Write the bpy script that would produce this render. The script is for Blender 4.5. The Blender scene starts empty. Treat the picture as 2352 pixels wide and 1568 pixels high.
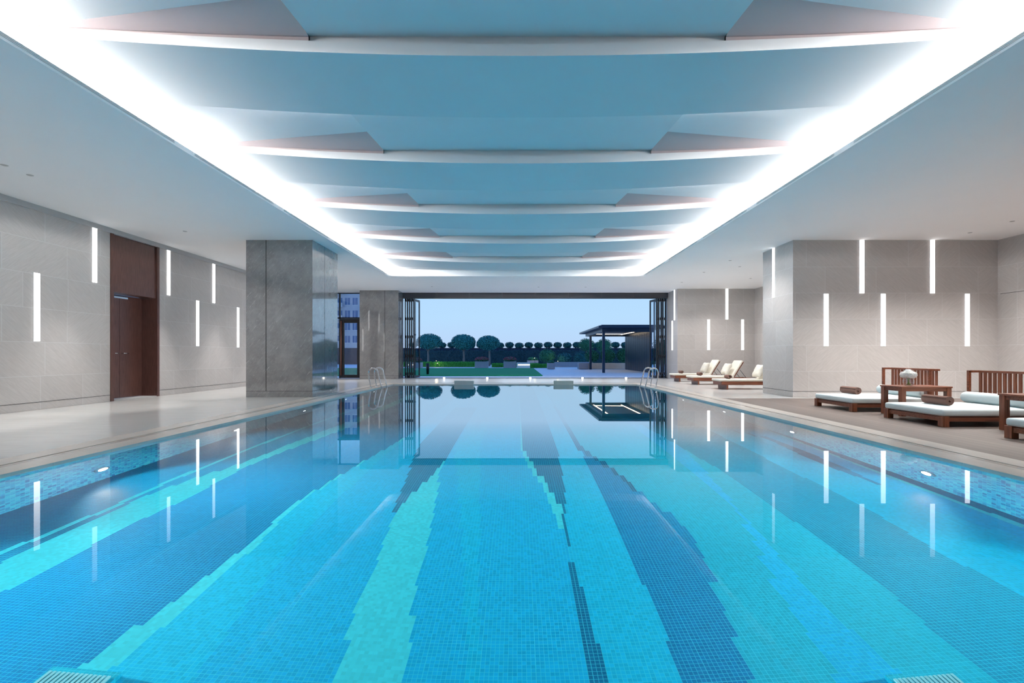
import bpy, bmesh, math, random
from mathutils import Vector, Matrix, Euler

# ------------------------------------------------------------------ camera, world, exposure
S = bpy.context.scene
COL = S.collection
FPX, CX, CY = 1120.0, 1188.0, 816.0          # focal length and vanishing point, in 2352x1568 pixels
cam_data = bpy.data.cameras.new('camera')
cam_data.sensor_width = 36.0
cam_data.lens = FPX / 2352 * 36
cam_data.shift_x = -(CX - 1176) / 2352
cam_data.shift_y = (CY - 784) / 2352
cam_data.clip_end = 600
cam = bpy.data.objects.new('camera', cam_data)
cam.location = (0, 0, 1.0)
cam.rotation_euler = (math.pi / 2, 0, 0)
COL.objects.link(cam)
S.camera = cam
S.view_settings.view_transform = 'Standard'
S.view_settings.look = 'None'
S.view_settings.gamma = 1
S.view_settings.exposure = 0.0
S.view_settings.use_curve_mapping = False
S.cycles.use_denoising = True
S.cycles.max_bounces = 9
S.cycles.diffuse_bounces = 5
S.cycles.glossy_bounces = 4
S.cycles.transmission_bounces = 6
S.cycles.transparent_max_bounces = 10
S.cycles.sample_clamp_indirect = 6
S.cycles.blur_glossy = 1.0

SKY_STRENGTH = 1.0
COVE_STRENGTH = 300.0
LAMP_STRENGTH = 3.0
POOL_SPOT_W = 390.0
DOWNLIGHT_W = 400.0
FILL_W = 520.0

world = bpy.data.worlds.new('dusk_sky')
S.world = world
world.use_nodes = True
wn, wl = world.node_tree.nodes, world.node_tree.links
wn.clear()
w_out = wn.new('ShaderNodeOutputWorld'); w_bg = wn.new('ShaderNodeBackground')
w_tc = wn.new('ShaderNodeTexCoord'); w_sep = wn.new('ShaderNodeSeparateXYZ')
w_ramp = wn.new('ShaderNodeValToRGB')
w_noise = wn.new('ShaderNodeTexNoise'); w_noise.inputs['Scale'].default_value = 3.0; w_noise.inputs['Detail'].default_value = 5
w_madd = wn.new('ShaderNodeMath'); w_madd.operation = 'MULTIPLY_ADD'; w_madd.inputs[1].default_value = 0.05
wl.new(w_tc.outputs['Generated'], w_sep.inputs[0])
wl.new(w_tc.outputs['Generated'], w_noise.inputs['Vector'])
wl.new(w_noise.outputs['Fac'], w_madd.inputs[0])
wl.new(w_sep.outputs['Z'], w_madd.inputs[2])
wl.new(w_madd.outputs[0], w_ramp.inputs[0])
wl.new(w_ramp.outputs[0], w_bg.inputs[0])
wl.new(w_bg.outputs[0], w_out.inputs[0])
w_bg.inputs[1].default_value = SKY_STRENGTH
els = w_ramp.color_ramp.elements
els[0].position = 0.0; els[0].color = (0.50, 0.66, 0.95, 1)
els[1].position = 1.0; els[1].color = (0.10, 0.30, 0.85, 1)
for p_, c_ in ((0.06, (0.50, 0.70, 0.97, 1)), (0.10, (0.49, 0.74, 1.0, 1)), (0.25, (0.42, 0.68, 1.0, 1)), (0.5, (0.16, 0.40, 0.95, 1))):
    e_ = els.new(p_); e_.color = c_

R = random.Random(7)

# ------------------------------------------------------------------ materials
MATS = {}
def new_mat(name):
    m = bpy.data.materials.new(name); m.use_nodes = True
    MATS[name] = m
    m.node_tree.nodes.clear()
    return m, m.node_tree.nodes, m.node_tree.links

def N(nodes, kind, **kw):
    n = nodes.new(kind)
    for k, v in kw.items():
        if k.startswith('i_'):
            key = k[2:]
            key = int(key) if key.isdigit() else key.replace('_', ' ')
            n.inputs[key].default_value = v
        else:
            setattr(n, k, v)
    return n

def mth(nodes, links, op, a, b=None, c=None):
    n = nodes.new('ShaderNodeMath'); n.operation = op
    for i, v in enumerate((a, b, c)):
        if v is None: continue
        if isinstance(v, (int, float)): n.inputs[i].default_value = v
        else: links.new(v, n.inputs[i])
    return n.outputs[0]

def mixc(nodes, links, fac, a, b, blend='MIX'):
    n = nodes.new('ShaderNodeMix'); n.data_type = 'RGBA'; n.blend_type = blend
    ins = {'Factor': n.inputs[0], 'A': n.inputs[6], 'B': n.inputs[7]}
    for k, v in (('Factor', fac), ('A', a), ('B', b)):
        if isinstance(v, (int, float)): ins[k].default_value = v
        elif isinstance(v, tuple): ins[k].default_value = (v[0], v[1], v[2], 1)
        else: links.new(v, ins[k])
    return n.outputs[2]

def finish(m, nodes, links, color, rough=0.5, metal=0.0, spec=0.5, normal=None, coat=0.0, coat_rough=0.05):
    out = nodes.new('ShaderNodeOutputMaterial'); b = nodes.new('ShaderNodeBsdfPrincipled')
    for key, v in (('Base Color', color), ('Roughness', rough), ('Metallic', metal)):
        if isinstance(v, tuple): b.inputs[key].default_value = (v[0], v[1], v[2], 1)
        elif isinstance(v, (int, float)): b.inputs[key].default_value = v
        else: links.new(v, b.inputs[key])
    b.inputs['Specular IOR Level'].default_value = spec
    b.inputs['Coat Weight'].default_value = coat
    b.inputs['Coat Roughness'].default_value = coat_rough
    if normal is not None: links.new(normal, b.inputs['Normal'])
    links.new(b.outputs[0], out.inputs[0])
    return m

def bump(nodes, links, h, strength=0.3, dist=0.01):
    b = nodes.new('ShaderNodeBump'); b.inputs['Strength'].default_value = strength; b.inputs['Distance'].default_value = dist
    links.new(h, b.inputs['Height'])
    return b.outputs[0]

def plain(name, col, rough=0.5, metal=0.0, spec=0.5, var=0.06, scale=6.0, bmp=0.0):
    m, n, l = new_mat(name)
    tc = n.new('ShaderNodeTexCoord')
    no = N(n, 'ShaderNodeTexNoise', i_Scale=scale, i_Detail=4.0)
    l.new(tc.outputs['Object'], no.inputs['Vector'])
    a = tuple(c * (1 - var) for c in col); b = tuple(min(1, c * (1 + var)) for c in col)
    c = mixc(n, l, no.outputs['Fac'], a, b)
    nm = bump(n, l, no.outputs['Fac'], bmp, 0.005) if bmp else None
    return finish(m, n, l, c, rough, metal, spec, nm)

def emit(name, col, strength):
    m, n, l = new_mat(name)
    e = N(n, 'ShaderNodeEmission', i_1=strength); e.inputs[0].default_value = (*col, 1)
    o = n.new('ShaderNodeOutputMaterial'); l.new(e.outputs[0], o.inputs[0])
    return m

def wood(name, dark, light, axis='Z', scale=1.0, rough=0.4, coat=0.0):
    m, n, l = new_mat(name)
    tc = n.new('ShaderNodeTexCoord'); mp = n.new('ShaderNodeMapping')
    s = {'X': (1.2, 22, 22), 'Y': (22, 1.2, 22), 'Z': (22, 22, 1.2)}[axis]
    mp.inputs['Scale'].default_value = tuple(v * scale for v in s)
    l.new(tc.outputs['Object'], mp.inputs[0])
    no = N(n, 'ShaderNodeTexNoise', i_Scale=2.2, i_Detail=6.0, i_Distortion=0.6)
    l.new(mp.outputs[0], no.inputs['Vector'])
    r = n.new('ShaderNodeValToRGB')
    r.color_ramp.elements[0].position = 0.3; r.color_ramp.elements[0].color = (*dark, 1)
    r.color_ramp.elements[1].position = 0.7; r.color_ramp.elements[1].color = (*light, 1)
    l.new(no.outputs['Fac'], r.inputs[0])
    return finish(m, n, l, r.outputs[0], rough, 0, 0.5, bump(n, l, no.outputs['Fac'], 0.15, 0.003), coat)

def frac(n, l, v): return mth(n, l, 'FRACT', v)

def wall_stone(name, base, joint):
    """Large sand-coloured slabs, 0.625 m courses with uneven widths and diagonal veining."""
    m, n, l = new_mat(name)
    geo = n.new('ShaderNodeNewGeometry'); sep = n.new('ShaderNodeSeparateXYZ')
    l.new(geo.outputs['Position'], sep.inputs[0])
    u = mth(n, l, 'ADD', sep.outputs[0], sep.outputs[1])
    cv = N(n, 'ShaderNodeCombineXYZ'); l.new(u, cv.inputs[0]); l.new(sep.outputs[2], cv.inputs[1])
    off = N(n, 'ShaderNodeVectorMath', operation='ADD'); off.inputs[1].default_value = (20.0, -0.62 + 6.25, 0)
    l.new(cv.outputs[0], off.inputs[0])
    br = N(n, 'ShaderNodeTexBrick', offset=0.37, offset_frequency=2, squash=0.72, squash_frequency=3)
    br.inputs['Scale'].default_value = 1.0
    br.inputs['Brick Width'].default_value = 1.22
    br.inputs['Row Height'].default_value = 0.625
    br.inputs['Mortar Size'].default_value = 0.004
    br.inputs['Mortar Smooth'].default_value = 0.1
    br.inputs['Bias'].default_value = 0.0
    br.inputs['Color1'].default_value = (0.955, 0.955, 0.955, 1); br.inputs['Color2'].default_value = (1.03, 1.03, 1.03, 1)
    br.inputs['Mortar'].default_value = (1, 1, 1, 1)
    l.new(off.outputs[0], br.inputs['Vector'])
    # diagonal veins, direction alternating slab by slab
    bv = n.new('ShaderNodeSeparateColor'); l.new(br.outputs['Color'], bv.inputs[0])
    sgn = mth(n, l, 'SUBTRACT', mth(n, l, 'MULTIPLY', mth(n, l, 'LESS_THAN', bv.outputs[0], 1.008), 2.0), 1.0)
    ud = mth(n, l, 'MULTIPLY', u, sgn)
    a = mth(n, l, 'ADD', mth(n, l, 'MULTIPLY', ud, 0.62), mth(n, l, 'MULTIPLY', sep.outputs[2], 0.78))
    b = mth(n, l, 'SUBTRACT', mth(n, l, 'MULTIPLY', ud, 0.78), mth(n, l, 'MULTIPLY', sep.outputs[2], 0.62))
    dv = N(n, 'ShaderNodeCombineXYZ'); l.new(mth(n, l, 'MULTIPLY', a, 34.0), dv.inputs[0]); l.new(mth(n, l, 'MULTIPLY', b, 3.2), dv.inputs[1])
    l.new(bv.outputs[0], dv.inputs[2])
    no = N(n, 'ShaderNodeTexNoise', i_Scale=1.6, i_Detail=7.0, i_Roughness=0.62, i_Distortion=0.5)
    l.new(dv.outputs[0], no.inputs['Vector'])
    lo = tuple(c * 0.76 for c in base); hi = tuple(min(1, c * 1.2) for c in base)
    c1 = mixc(n, l, no.outputs['Fac'], lo, hi)
    c2 = mixc(n, l, 1.0, c1, br.outputs['Color'], 'MULTIPLY')
    c3 = mixc(n, l, mth(n, l, 'MULTIPLY', br.outputs['Fac'], 0.7), c2, joint)
    return finish(m, n, l, c3, 0.42, 0, 0.45, bump(n, l, no.outputs['Fac'], 0.12, 0.004))

def dark_stone(name, base):
    """Polished grey limestone with fine pale scratches."""
    m, n, l = new_mat(name)
    tc = n.new('ShaderNodeTexCoord')
    no = N(n, 'ShaderNodeTexNoise', i_Scale=3.4, i_Detail=10.0, i_Roughness=0.78)
    l.new(tc.outputs['Object'], no.inputs['Vector'])
    c1 = mixc(n, l, no.outputs['Fac'], tuple(c * 0.45 for c in base), tuple(c * 1.45 for c in base))
    sp = n.new('ShaderNodeSeparateXYZ'); l.new(tc.outputs['Object'], sp.inputs[0])
    h = mth(n, l, 'ADD', sp.outputs[0], sp.outputs[1])
    mp = n.new('ShaderNodeCombineXYZ')
    l.new(mth(n, l, 'MULTIPLY', mth(n, l, 'ADD', mth(n, l, 'MULTIPLY', h, .8), sp.outputs[2]), 2.2), mp.inputs[0])
    l.new(mth(n, l, 'MULTIPLY', mth(n, l, 'SUBTRACT', h, mth(n, l, 'MULTIPLY', sp.outputs[2], .8)), 30.0), mp.inputs[1])
    v = N(n, 'ShaderNodeTexNoise', i_Scale=1.3, i_Detail=6.0, i_Distortion=2.2)
    l.new(mp.outputs[0], v.inputs['Vector'])
    r = n.new('ShaderNodeValToRGB'); r.color_ramp.elements[0].position = 0.60; r.color_ramp.elements[1].position = 0.76
    l.new(v.outputs['Fac'], r.inputs[0])
    c2 = mixc(n, l, mth(n, l, 'MULTIPLY', r.outputs[0], 0.75), c1, (0.48, 0.48, 0.48))
    m = finish(m, n, l, c2, 0.12, 0, 0.6, None, 1.0, 0.03)
    [q for q in n if q.type == 'BSDF_PRINCIPLED'][0].inputs['Coat IOR'].default_value = 1.9
    return m

def pool_tile(name, col, grout=(0.06, 0.74, 0.84)):
    """25 mm glass mosaic laid on the pool floor, world-aligned."""
    m, n, l = new_mat(name)
    geo = n.new('ShaderNodeNewGeometry'); sep = n.new('ShaderNodeSeparateXYZ')
    l.new(geo.outputs['Position'], sep.inputs[0])
    gx = mth(n, l, 'MULTIPLY', mth(n, l, 'ADD', sep.outputs[0], 20.0), 40.0); gy = mth(n, l, 'MULTIPLY', mth(n, l, 'ADD', sep.outputs[1], 20.0), 40.0)
    def line(v, w):
        f = frac(n, l, v)
        d = mth(n, l, 'MINIMUM', f, mth(n, l, 'SUBTRACT', 1.0, f))
        return mth(n, l, 'LESS_THAN', d, w)
    g = mth(n, l, 'MAXIMUM', line(gx, 0.055), line(gy, 0.055))
    sheet = mth(n, l, 'MAXIMUM', line(mth(n, l, 'DIVIDE', gx, 12.0), 0.007), line(mth(n, l, 'DIVIDE', gy, 12.0), 0.007))
    cv = n.new('ShaderNodeCombineXYZ'); l.new(mth(n, l, 'FLOOR', gx), cv.inputs[0]); l.new(mth(n, l, 'FLOOR', gy), cv.inputs[1])
    wn_ = n.new('ShaderNodeTexWhiteNoise'); l.new(cv.outputs[0], wn_.inputs['Vector'])
    c1 = mixc(n, l, wn_.outputs['Value'], tuple(c * 0.90 for c in col), tuple(min(1, c * 1.08) for c in col))
    c2 = mixc(n, l, mth(n, l, 'MULTIPLY', g, 0.65), c1, grout)
    c3 = mixc(n, l, mth(n, l, 'MULTIPLY', sheet, 0.3), c2, grout)
    return finish(m, n, l, c3, 0.3, 0, 0.3)

def pool_wall_tile(name):
    """Mixed turquoise and blue mosaic with uneven courses."""
    m, n, l = new_mat(name)
    geo = n.new('ShaderNodeNewGeometry'); sep = n.new('ShaderNodeSeparateXYZ')
    l.new(geo.outputs['Position'], sep.inputs[0])
    u = mth(n, l, 'MULTIPLY', mth(n, l, 'ADD', mth(n, l, 'ADD', sep.outputs[0], sep.outputs[1]), 40.0), 24.0)
    fu = mth(n, l, 'FLOOR', u)
    w0 = n.new('ShaderNodeTexWhiteNoise'); w0.noise_dimensions = '1D'; l.new(fu, w0.inputs['W'])
    v = mth(n, l, 'MULTIPLY', mth(n, l, 'ADD', sep.outputs[2], 5.0), 21.0)
    v = mth(n, l, 'ADD', v, mth(n, l, 'MULTIPLY', w0.outputs['Value'], 5.0))
    fv = mth(n, l, 'FLOOR', v)
    cv = n.new('ShaderNodeCombineXYZ'); l.new(fu, cv.inputs[0]); l.new(fv, cv.inputs[1])
    w1 = n.new('ShaderNodeTexWhiteNoise'); l.new(cv.outputs[0], w1.inputs['Vector'])
    half = mth(n, l, 'GREATER_THAN', w1.outputs['Value'], 0.6)
    fr = frac(n, l, v)
    fr2 = frac(n, l, mth(n, l, 'MULTIPLY', fr, mth(n, l, 'ADD', 1.0, half)))
    cz = mth(n, l, 'MULTIPLY', half, mth(n, l, 'GREATER_THAN', fr, 0.5))
    cv2 = n.new('ShaderNodeCombineXYZ'); l.new(fu, cv2.inputs[0]); l.new(fv, cv2.inputs[1]); l.new(mth(n, l, 'ADD', cz, 3.0), cv2.inputs[2])
    w2 = n.new('ShaderNodeTexWhiteNoise'); l.new(cv2.outputs[0], w2.inputs['Vector'])
    r = n.new('ShaderNodeValToRGB'); r.color_ramp.interpolation = 'CONSTANT'
    cols = ((0.0, (0.006, 0.20, 0.46)), (0.08, (0.012, 0.34, 0.62)), (0.3, (0.02, 0.50, 0.76)), (0.62, (0.03, 0.64, 0.80)), (0.9, (0.07, 0.72, 0.84)))
    r.color_ramp.elements[0].color = (*cols[0][1], 1)
    r.color_ramp.elements[1].position = cols[1][0]; r.color_ramp.elements[1].color = (*cols[1][1], 1)
    for p, c in cols[2:]:
        e = r.color_ramp.elements.new(p); e.color = (*c, 1)
    l.new(w2.outputs['Value'], r.inputs[0])
    f = frac(n, l, u)
    g = mth(n, l, 'MAXIMUM', mth(n, l, 'LESS_THAN', f, 0.07), mth(n, l, 'LESS_THAN', fr2, 0.10))
    c = mixc(n, l, mth(n, l, 'MULTIPLY', g, 0.7), r.outputs[0], (0.14, 0.72, 0.84))
    return finish(m, n, l, c, 0.25, 0, 0.3)

def planks(name, dark, light, w=0.145):
    m, n, l = new_mat(name)
    geo = n.new('ShaderNodeNewGeometry'); sep = n.new('ShaderNodeSeparateXYZ'); l.new(geo.outputs['Position'], sep.inputs[0])
    u = mth(n, l, 'DIVIDE', sep.outputs[0], w)
    fu = mth(n, l, 'FLOOR', u); f = frac(n, l, u)
    w0 = n.new('ShaderNodeTexWhiteNoise'); w0.noise_dimensions = '1D'; l.new(fu, w0.inputs['W'])
    cv = n.new('ShaderNodeCombineXYZ')
    l.new(mth(n, l, 'MULTIPLY', sep.outputs[0], 60.0), cv.inputs[0]); l.new(mth(n, l, 'MULTIPLY', sep.outputs[1], 1.5), cv.inputs[1]); l.new(w0.outputs['Value'], cv.inputs[2])
    no = N(n, 'ShaderNodeTexNoise', i_Scale=1.3, i_Detail=5.0); l.new(cv.outputs[0], no.inputs['Vector'])
    fac = mth(n, l, 'MULTIPLY_ADD', w0.outputs['Value'], 0.4, mth(n, l, 'MULTIPLY', no.outputs['Fac'], 0.6))
    c1 = mixc(n, l, fac, dark, light)
    gap = mth(n, l, 'LESS_THAN', f, 0.045)
    grv = mth(n, l, 'LESS_THAN', frac(n, l, mth(n, l, 'MULTIPLY', f, 7.0)), 0.16)
    c2 = mixc(n, l, mth(n, l, 'MULTIPLY', grv, 0.22), c1, (0.06, 0.05, 0.05))
    c3 = mixc(n, l, gap, c2, (0.02, 0.018, 0.016))
    return finish(m, n, l, c3, 0.45, 0, 0.4)

def stone_floor(name, base, rough=0.16, sx=1.0, sy=14.0, tile=1.2, seam=0.004):
    m, n, l = new_mat(name)
    geo = n.new('ShaderNodeNewGeometry')
    mp = N(n, 'ShaderNodeMapping'); mp.inputs['Scale'].default_value = (sx, sy, 1)
    l.new(geo.outputs['Position'], mp.inputs[0])
    no = N(n, 'ShaderNodeTexNoise', i_Scale=1.4, i_Detail=7.0, i_Roughness=0.6, i_Distortion=0.4); l.new(mp.outputs[0], no.inputs['Vector'])
    c1 = mixc(n, l, no.outputs['Fac'], tuple(c * 0.82 for c in base), tuple(min(1, c * 1.16) for c in base))
    br = N(n, 'ShaderNodeTexBrick', offset=0.5); br.inputs['Scale'].default_value = 1.0
    br.inputs['Brick Width'].default_value = tile; br.inputs['Row Height'].default_value = tile * 0.5; br.inputs['Mortar Size'].default_value = seam
    l.new(geo.outputs['Position'], br.inputs['Vector'])
    c2 = mixc(n, l, mth(n, l, 'MULTIPLY', br.outputs['Fac'], 0.35), c1, tuple(c * 0.55 for c in base))
    return finish(m, n, l, c2, rough, 0, 0.5)

def leaf_mat(name, a, b, rough=0.55):
    m, n, l = new_mat(name)
    geo = n.new('ShaderNodeNewGeometry')
    no = N(n, 'ShaderNodeTexNoise', i_Scale=9.0, i_Detail=3.0); l.new(geo.outputs['Position'], no.inputs['Vector'])
    return finish(m, n, l, mixc(n, l, no.outputs['Fac'], a, b), rough, 0, 0.3)

def thin_glass(name, tint=(0.86, 0.94, 1.0), ior=1.5):
    m, n, l = new_mat(name)
    geo = n.new('ShaderNodeNewGeometry'); dt = N(n, 'ShaderNodeVectorMath', operation='DOT_PRODUCT')
    l.new(geo.outputs['Incoming'], dt.inputs[0]); l.new(geo.outputs['Normal'], dt.inputs[1])
    sch = mth(n, l, 'MULTIPLY_ADD', mth(n, l, 'POWER', mth(n, l, 'SUBTRACT', 1.0, mth(n, l, 'ABSOLUTE', dt.outputs['Value'])), 5.0), .94, .05)
    t = n.new('ShaderNodeBsdfTransparent'); t.inputs[0].default_value = (*tint, 1)
    g = N(n, 'ShaderNodeBsdfGlossy', i_Roughness=0.0)
    mx = n.new('ShaderNodeMixShader'); o = n.new('ShaderNodeOutputMaterial')
    f2 = mth(n, l, 'MINIMUM', mth(n, l, 'MULTIPLY', sch, ior), 1.0)
    l.new(f2, mx.inputs[0]); l.new(t.outputs[0], mx.inputs[1]); l.new(g.outputs[0], mx.inputs[2]); l.new(mx.outputs[0], o.inputs[0])
    return m

def water_mat():
    m, n, l = new_mat('pool_water')
    geo = n.new('ShaderNodeNewGeometry')
    tc = n.new('ShaderNodeNewGeometry')
    no = N(n, 'ShaderNodeTexNoise', i_Scale=0.9, i_Detail=2.0); l.new(tc.outputs['Position'], no.inputs['Vector'])
    nm = bump(n, l, no.outputs['Fac'], 0.02, 0.01)
    dot = N(n, 'ShaderNodeVectorMath', operation='DOT_PRODUCT'); l.new(geo.outputs['Incoming'], dot.inputs[0]); l.new(geo.outputs['Normal'], dot.inputs[1])
    c = mth(n, l, 'ABSOLUTE', dot.outputs['Value'])
    base = mth(n, l, 'SUBTRACT', 1.0, c)
    p = mth(n, l, 'POWER', base, WATER_P)
    r = mth(n, l, 'MINIMUM', mth(n, l, 'MULTIPLY_ADD', p, WATER_A, 0.004), 0.93)
    fr = N(n, 'ShaderNodeFresnel', i_IOR=1.33)
    fac = n.new('ShaderNodeMix'); fac.data_type = 'FLOAT'
    l.new(geo.outputs['Backfacing'], fac.inputs[0]); l.new(r, fac.inputs[2]); l.new(fr.outputs[0], fac.inputs[3])
    rf = N(n, 'ShaderNodeBsdfRefraction', i_IOR=1.33, i_Roughness=0.0); rf.inputs[0].default_value = (0.93, 0.99, 1.0, 1)
    gl = N(n, 'ShaderNodeBsdfGlossy', i_Roughness=0.0)
    l.new(nm, gl.inputs['Normal'])
    mx = n.new('ShaderNodeMixShader'); o = n.new('ShaderNodeOutputMaterial')
    l.new(fac.outputs[0], mx.inputs[0]); l.new(rf.outputs[0], mx.inputs[1]); l.new(gl.outputs[0], mx.inputs[2]); l.new(mx.outputs[0], o.inputs[0])
    return m
WATER_P, WATER_A = 14.0, 6.8

M = {}
M['ceiling'] = plain('ceiling_plaster', (0.92, 0.91, 0.905), 0.85, var=0.015, scale=1.5)
M['coffer'] = plain('coffer_plaster', (0.66, 0.655, 0.66), 0.8, var=0.03, scale=2.0)
M['taupe'] = plain('coffer_taupe', (0.44, 0.36, 0.36), 0.85, var=0.03, scale=2.0)  # darker, pinker tone on the falling side panels of each fin
M['wall'] = wall_stone('wall_sandstone', (0.50, 0.47, 0.455), (0.62, 0.62, 0.62))
M['column'] = dark_stone('column_limestone', (0.20, 0.20, 0.205))
M['groove'] = plain('shadow_gap', (0.02, 0.02, 0.022), 0.8)
M['floor'] = stone_floor('floor_stone', (0.60, 0.59, 0.58))
M['coping'] = stone_floor('coping_stone', (0.60, 0.54, 0.49), 0.28, 3.0, 3.0, 1.3, 0.003)
M['coping_edge'] = stone_floor('coping_edge_stone', (0.52, 0.47, 0.43), 0.18, 3.0, 3.0, 1.3, 0.003)
M['planks'] = planks('deck_planks', (0.135, 0.104, 0.092), (0.23, 0.185, 0.165))
M['wallmosaic'] = pool_wall_tile('pool_wall_mosaic')
M['water'] = water_mat()
M['doorwood'] = wood('door_veneer', (0.075, 0.034, 0.028), (0.15, 0.068, 0.054), 'Z', 1.6, 0.3)
M['teak'] = wood('teak', (0.10, 0.026, 0.012), (0.27, 0.085, 0.04), 'X', 1.0, 0.38)
M['teak_y'] = wood('teak_across', (0.10, 0.026, 0.012), (0.27, 0.085, 0.04), 'Y', 1.0, 0.38)
M['teak_z'] = wood('teak_upright', (0.10, 0.026, 0.012), (0.27, 0.085, 0.04), 'Z', 1.0, 0.38)
M['steel'] = plain('brushed_steel', (0.72, 0.74, 0.78), 0.18, 1.0, var=0.03)
M['chrome'] = plain('handle_chrome', (0.8, 0.8, 0.82), 0.12, 1.0, var=0.02)
M['black'] = plain('black_aluminium', (0.018, 0.02, 0.026), 0.3, 0.2)
M['header'] = plain('header_metal', (0.055, 0.055, 0.065), 0.35, 0.3)
M['copper'] = plain('copper_handle', (0.30, 0.12, 0.085), 0.4, 0.3)
M['cushion'] = plain('pale_aqua_fabric', (0.70, 0.78, 0.79), 0.9, var=0.03, scale=40, bmp=0.1)
M['cream'] = plain('cream_fabric', (0.72, 0.68, 0.60), 0.9, var=0.03, scale=40, bmp=0.1)
M['towel'] = plain('brown_towel', (0.17, 0.09, 0.072), 1.0, var=0.35, scale=160, bmp=0.7)
M['white_petal'] = plain('white_petals', (0.9, 0.9, 0.88), 0.8, var=0.04)
M['stem'] = plain('flower_stems', (0.18, 0.32, 0.08), 0.6)
M['glass'] = thin_glass('window_glass')
M['bowl'] = thin_glass('vase_glass', (0.97, 0.98, 0.99), 1.45)
M['lamp'] = emit('lamp_diffuser', (1.0, 0.99, 0.985), LAMP_STRENGTH)
M['cove'] = emit('cove_led', (1.0, 0.985, 0.97), COVE_STRENGTH)
M['spotlens'] = emit('pool_light_lens', (0.93, 0.98, 1.0), 30.0)
M['stepled'] = emit('step_led', (1.0, 0.93, 0.8), 14.0)
M['downled'] = emit('downlight_led', (1.0, 0.96, 0.9), 5.0)
M['benchled'] = emit('bench_led', (0.95, 0.97, 1.0), 4.0)
M['warmled'] = emit('warm_strip', (1.0, 0.78, 0.52), 7.0)
M['gardenled'] = emit('garden_lamp', (1.0, 0.85, 0.45), 14.0)
M['white_metal'] = plain('white_frame', (0.75, 0.76, 0.78), 0.5)
M['grey_cap'] = plain('grey_cap', (0.42, 0.42, 0.42), 0.6)
M['lawn'] = leaf_mat('lawn_grass', (0.004, 0.25, 0.09), (0.008, 0.36, 0.13), 0.9)
M['paving'] = stone_floor('terrace_paving', (0.78, 0.78, 0.80), 0.55, 2.0, 2.0, 1.2, 0.006)
M['tree'] = leaf_mat('tree_leaves', (0.015, 0.16, 0.17), (0.05, 0.32, 0.30))
M['hedge'] = leaf_mat('hedge_leaves', (0.010, 0.09, 0.10), (0.03, 0.20, 0.20))
M['lowhedge'] = leaf_mat('low_hedge_leaves', (0.04, 0.24, 0.03), (0.09, 0.42, 0.06))
M['darkhedge'] = leaf_mat('dark_hedge_leaves', (0.006, 0.035, 0.05), (0.018, 0.085, 0.10))
M['shrub'] = leaf_mat('shrub_leaves', (0.02, 0.13, 0.08), (0.05, 0.26, 0.13))
M['flower'] = leaf_mat('red_flowers', (0.22, 0.04, 0.07), (0.42, 0.11, 0.15))
M['bark'] = plain('bark', (0.22, 0.20, 0.19), 0.9, var=0.3, scale=20)
M['fence'] = plain('garden_fence', (0.01, 0.025, 0.06), 0.8)
M['planter'] = plain('grey_planter', (0.33, 0.33, 0.36), 0.6, var=0.12)
M['beige_stone'] = plain('beige_planter_stone', (0.62, 0.58, 0.53), 0.7, var=0.12)
M['pergola'] = plain('pergola_steel', (0.012, 0.04, 0.085), 0.35, 0.3)
M['soffit'] = plain('pergola_soffit', (0.35, 0.30, 0.26), 0.6)
M['towerwall'] = plain('tower_render', (0.42, 0.44, 0.50), 0.8, var=0.1, scale=1)
M['towerglass'] = plain('tower_windows', (0.06, 0.14, 0.30), 0.15)
M['ribs'] = plain('pale_turquoise_ribs', (0.38, 0.86, 0.88), 0.4)
M['soil'] = plain('soil', (0.03, 0.02, 0.015), 0.95)

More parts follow.
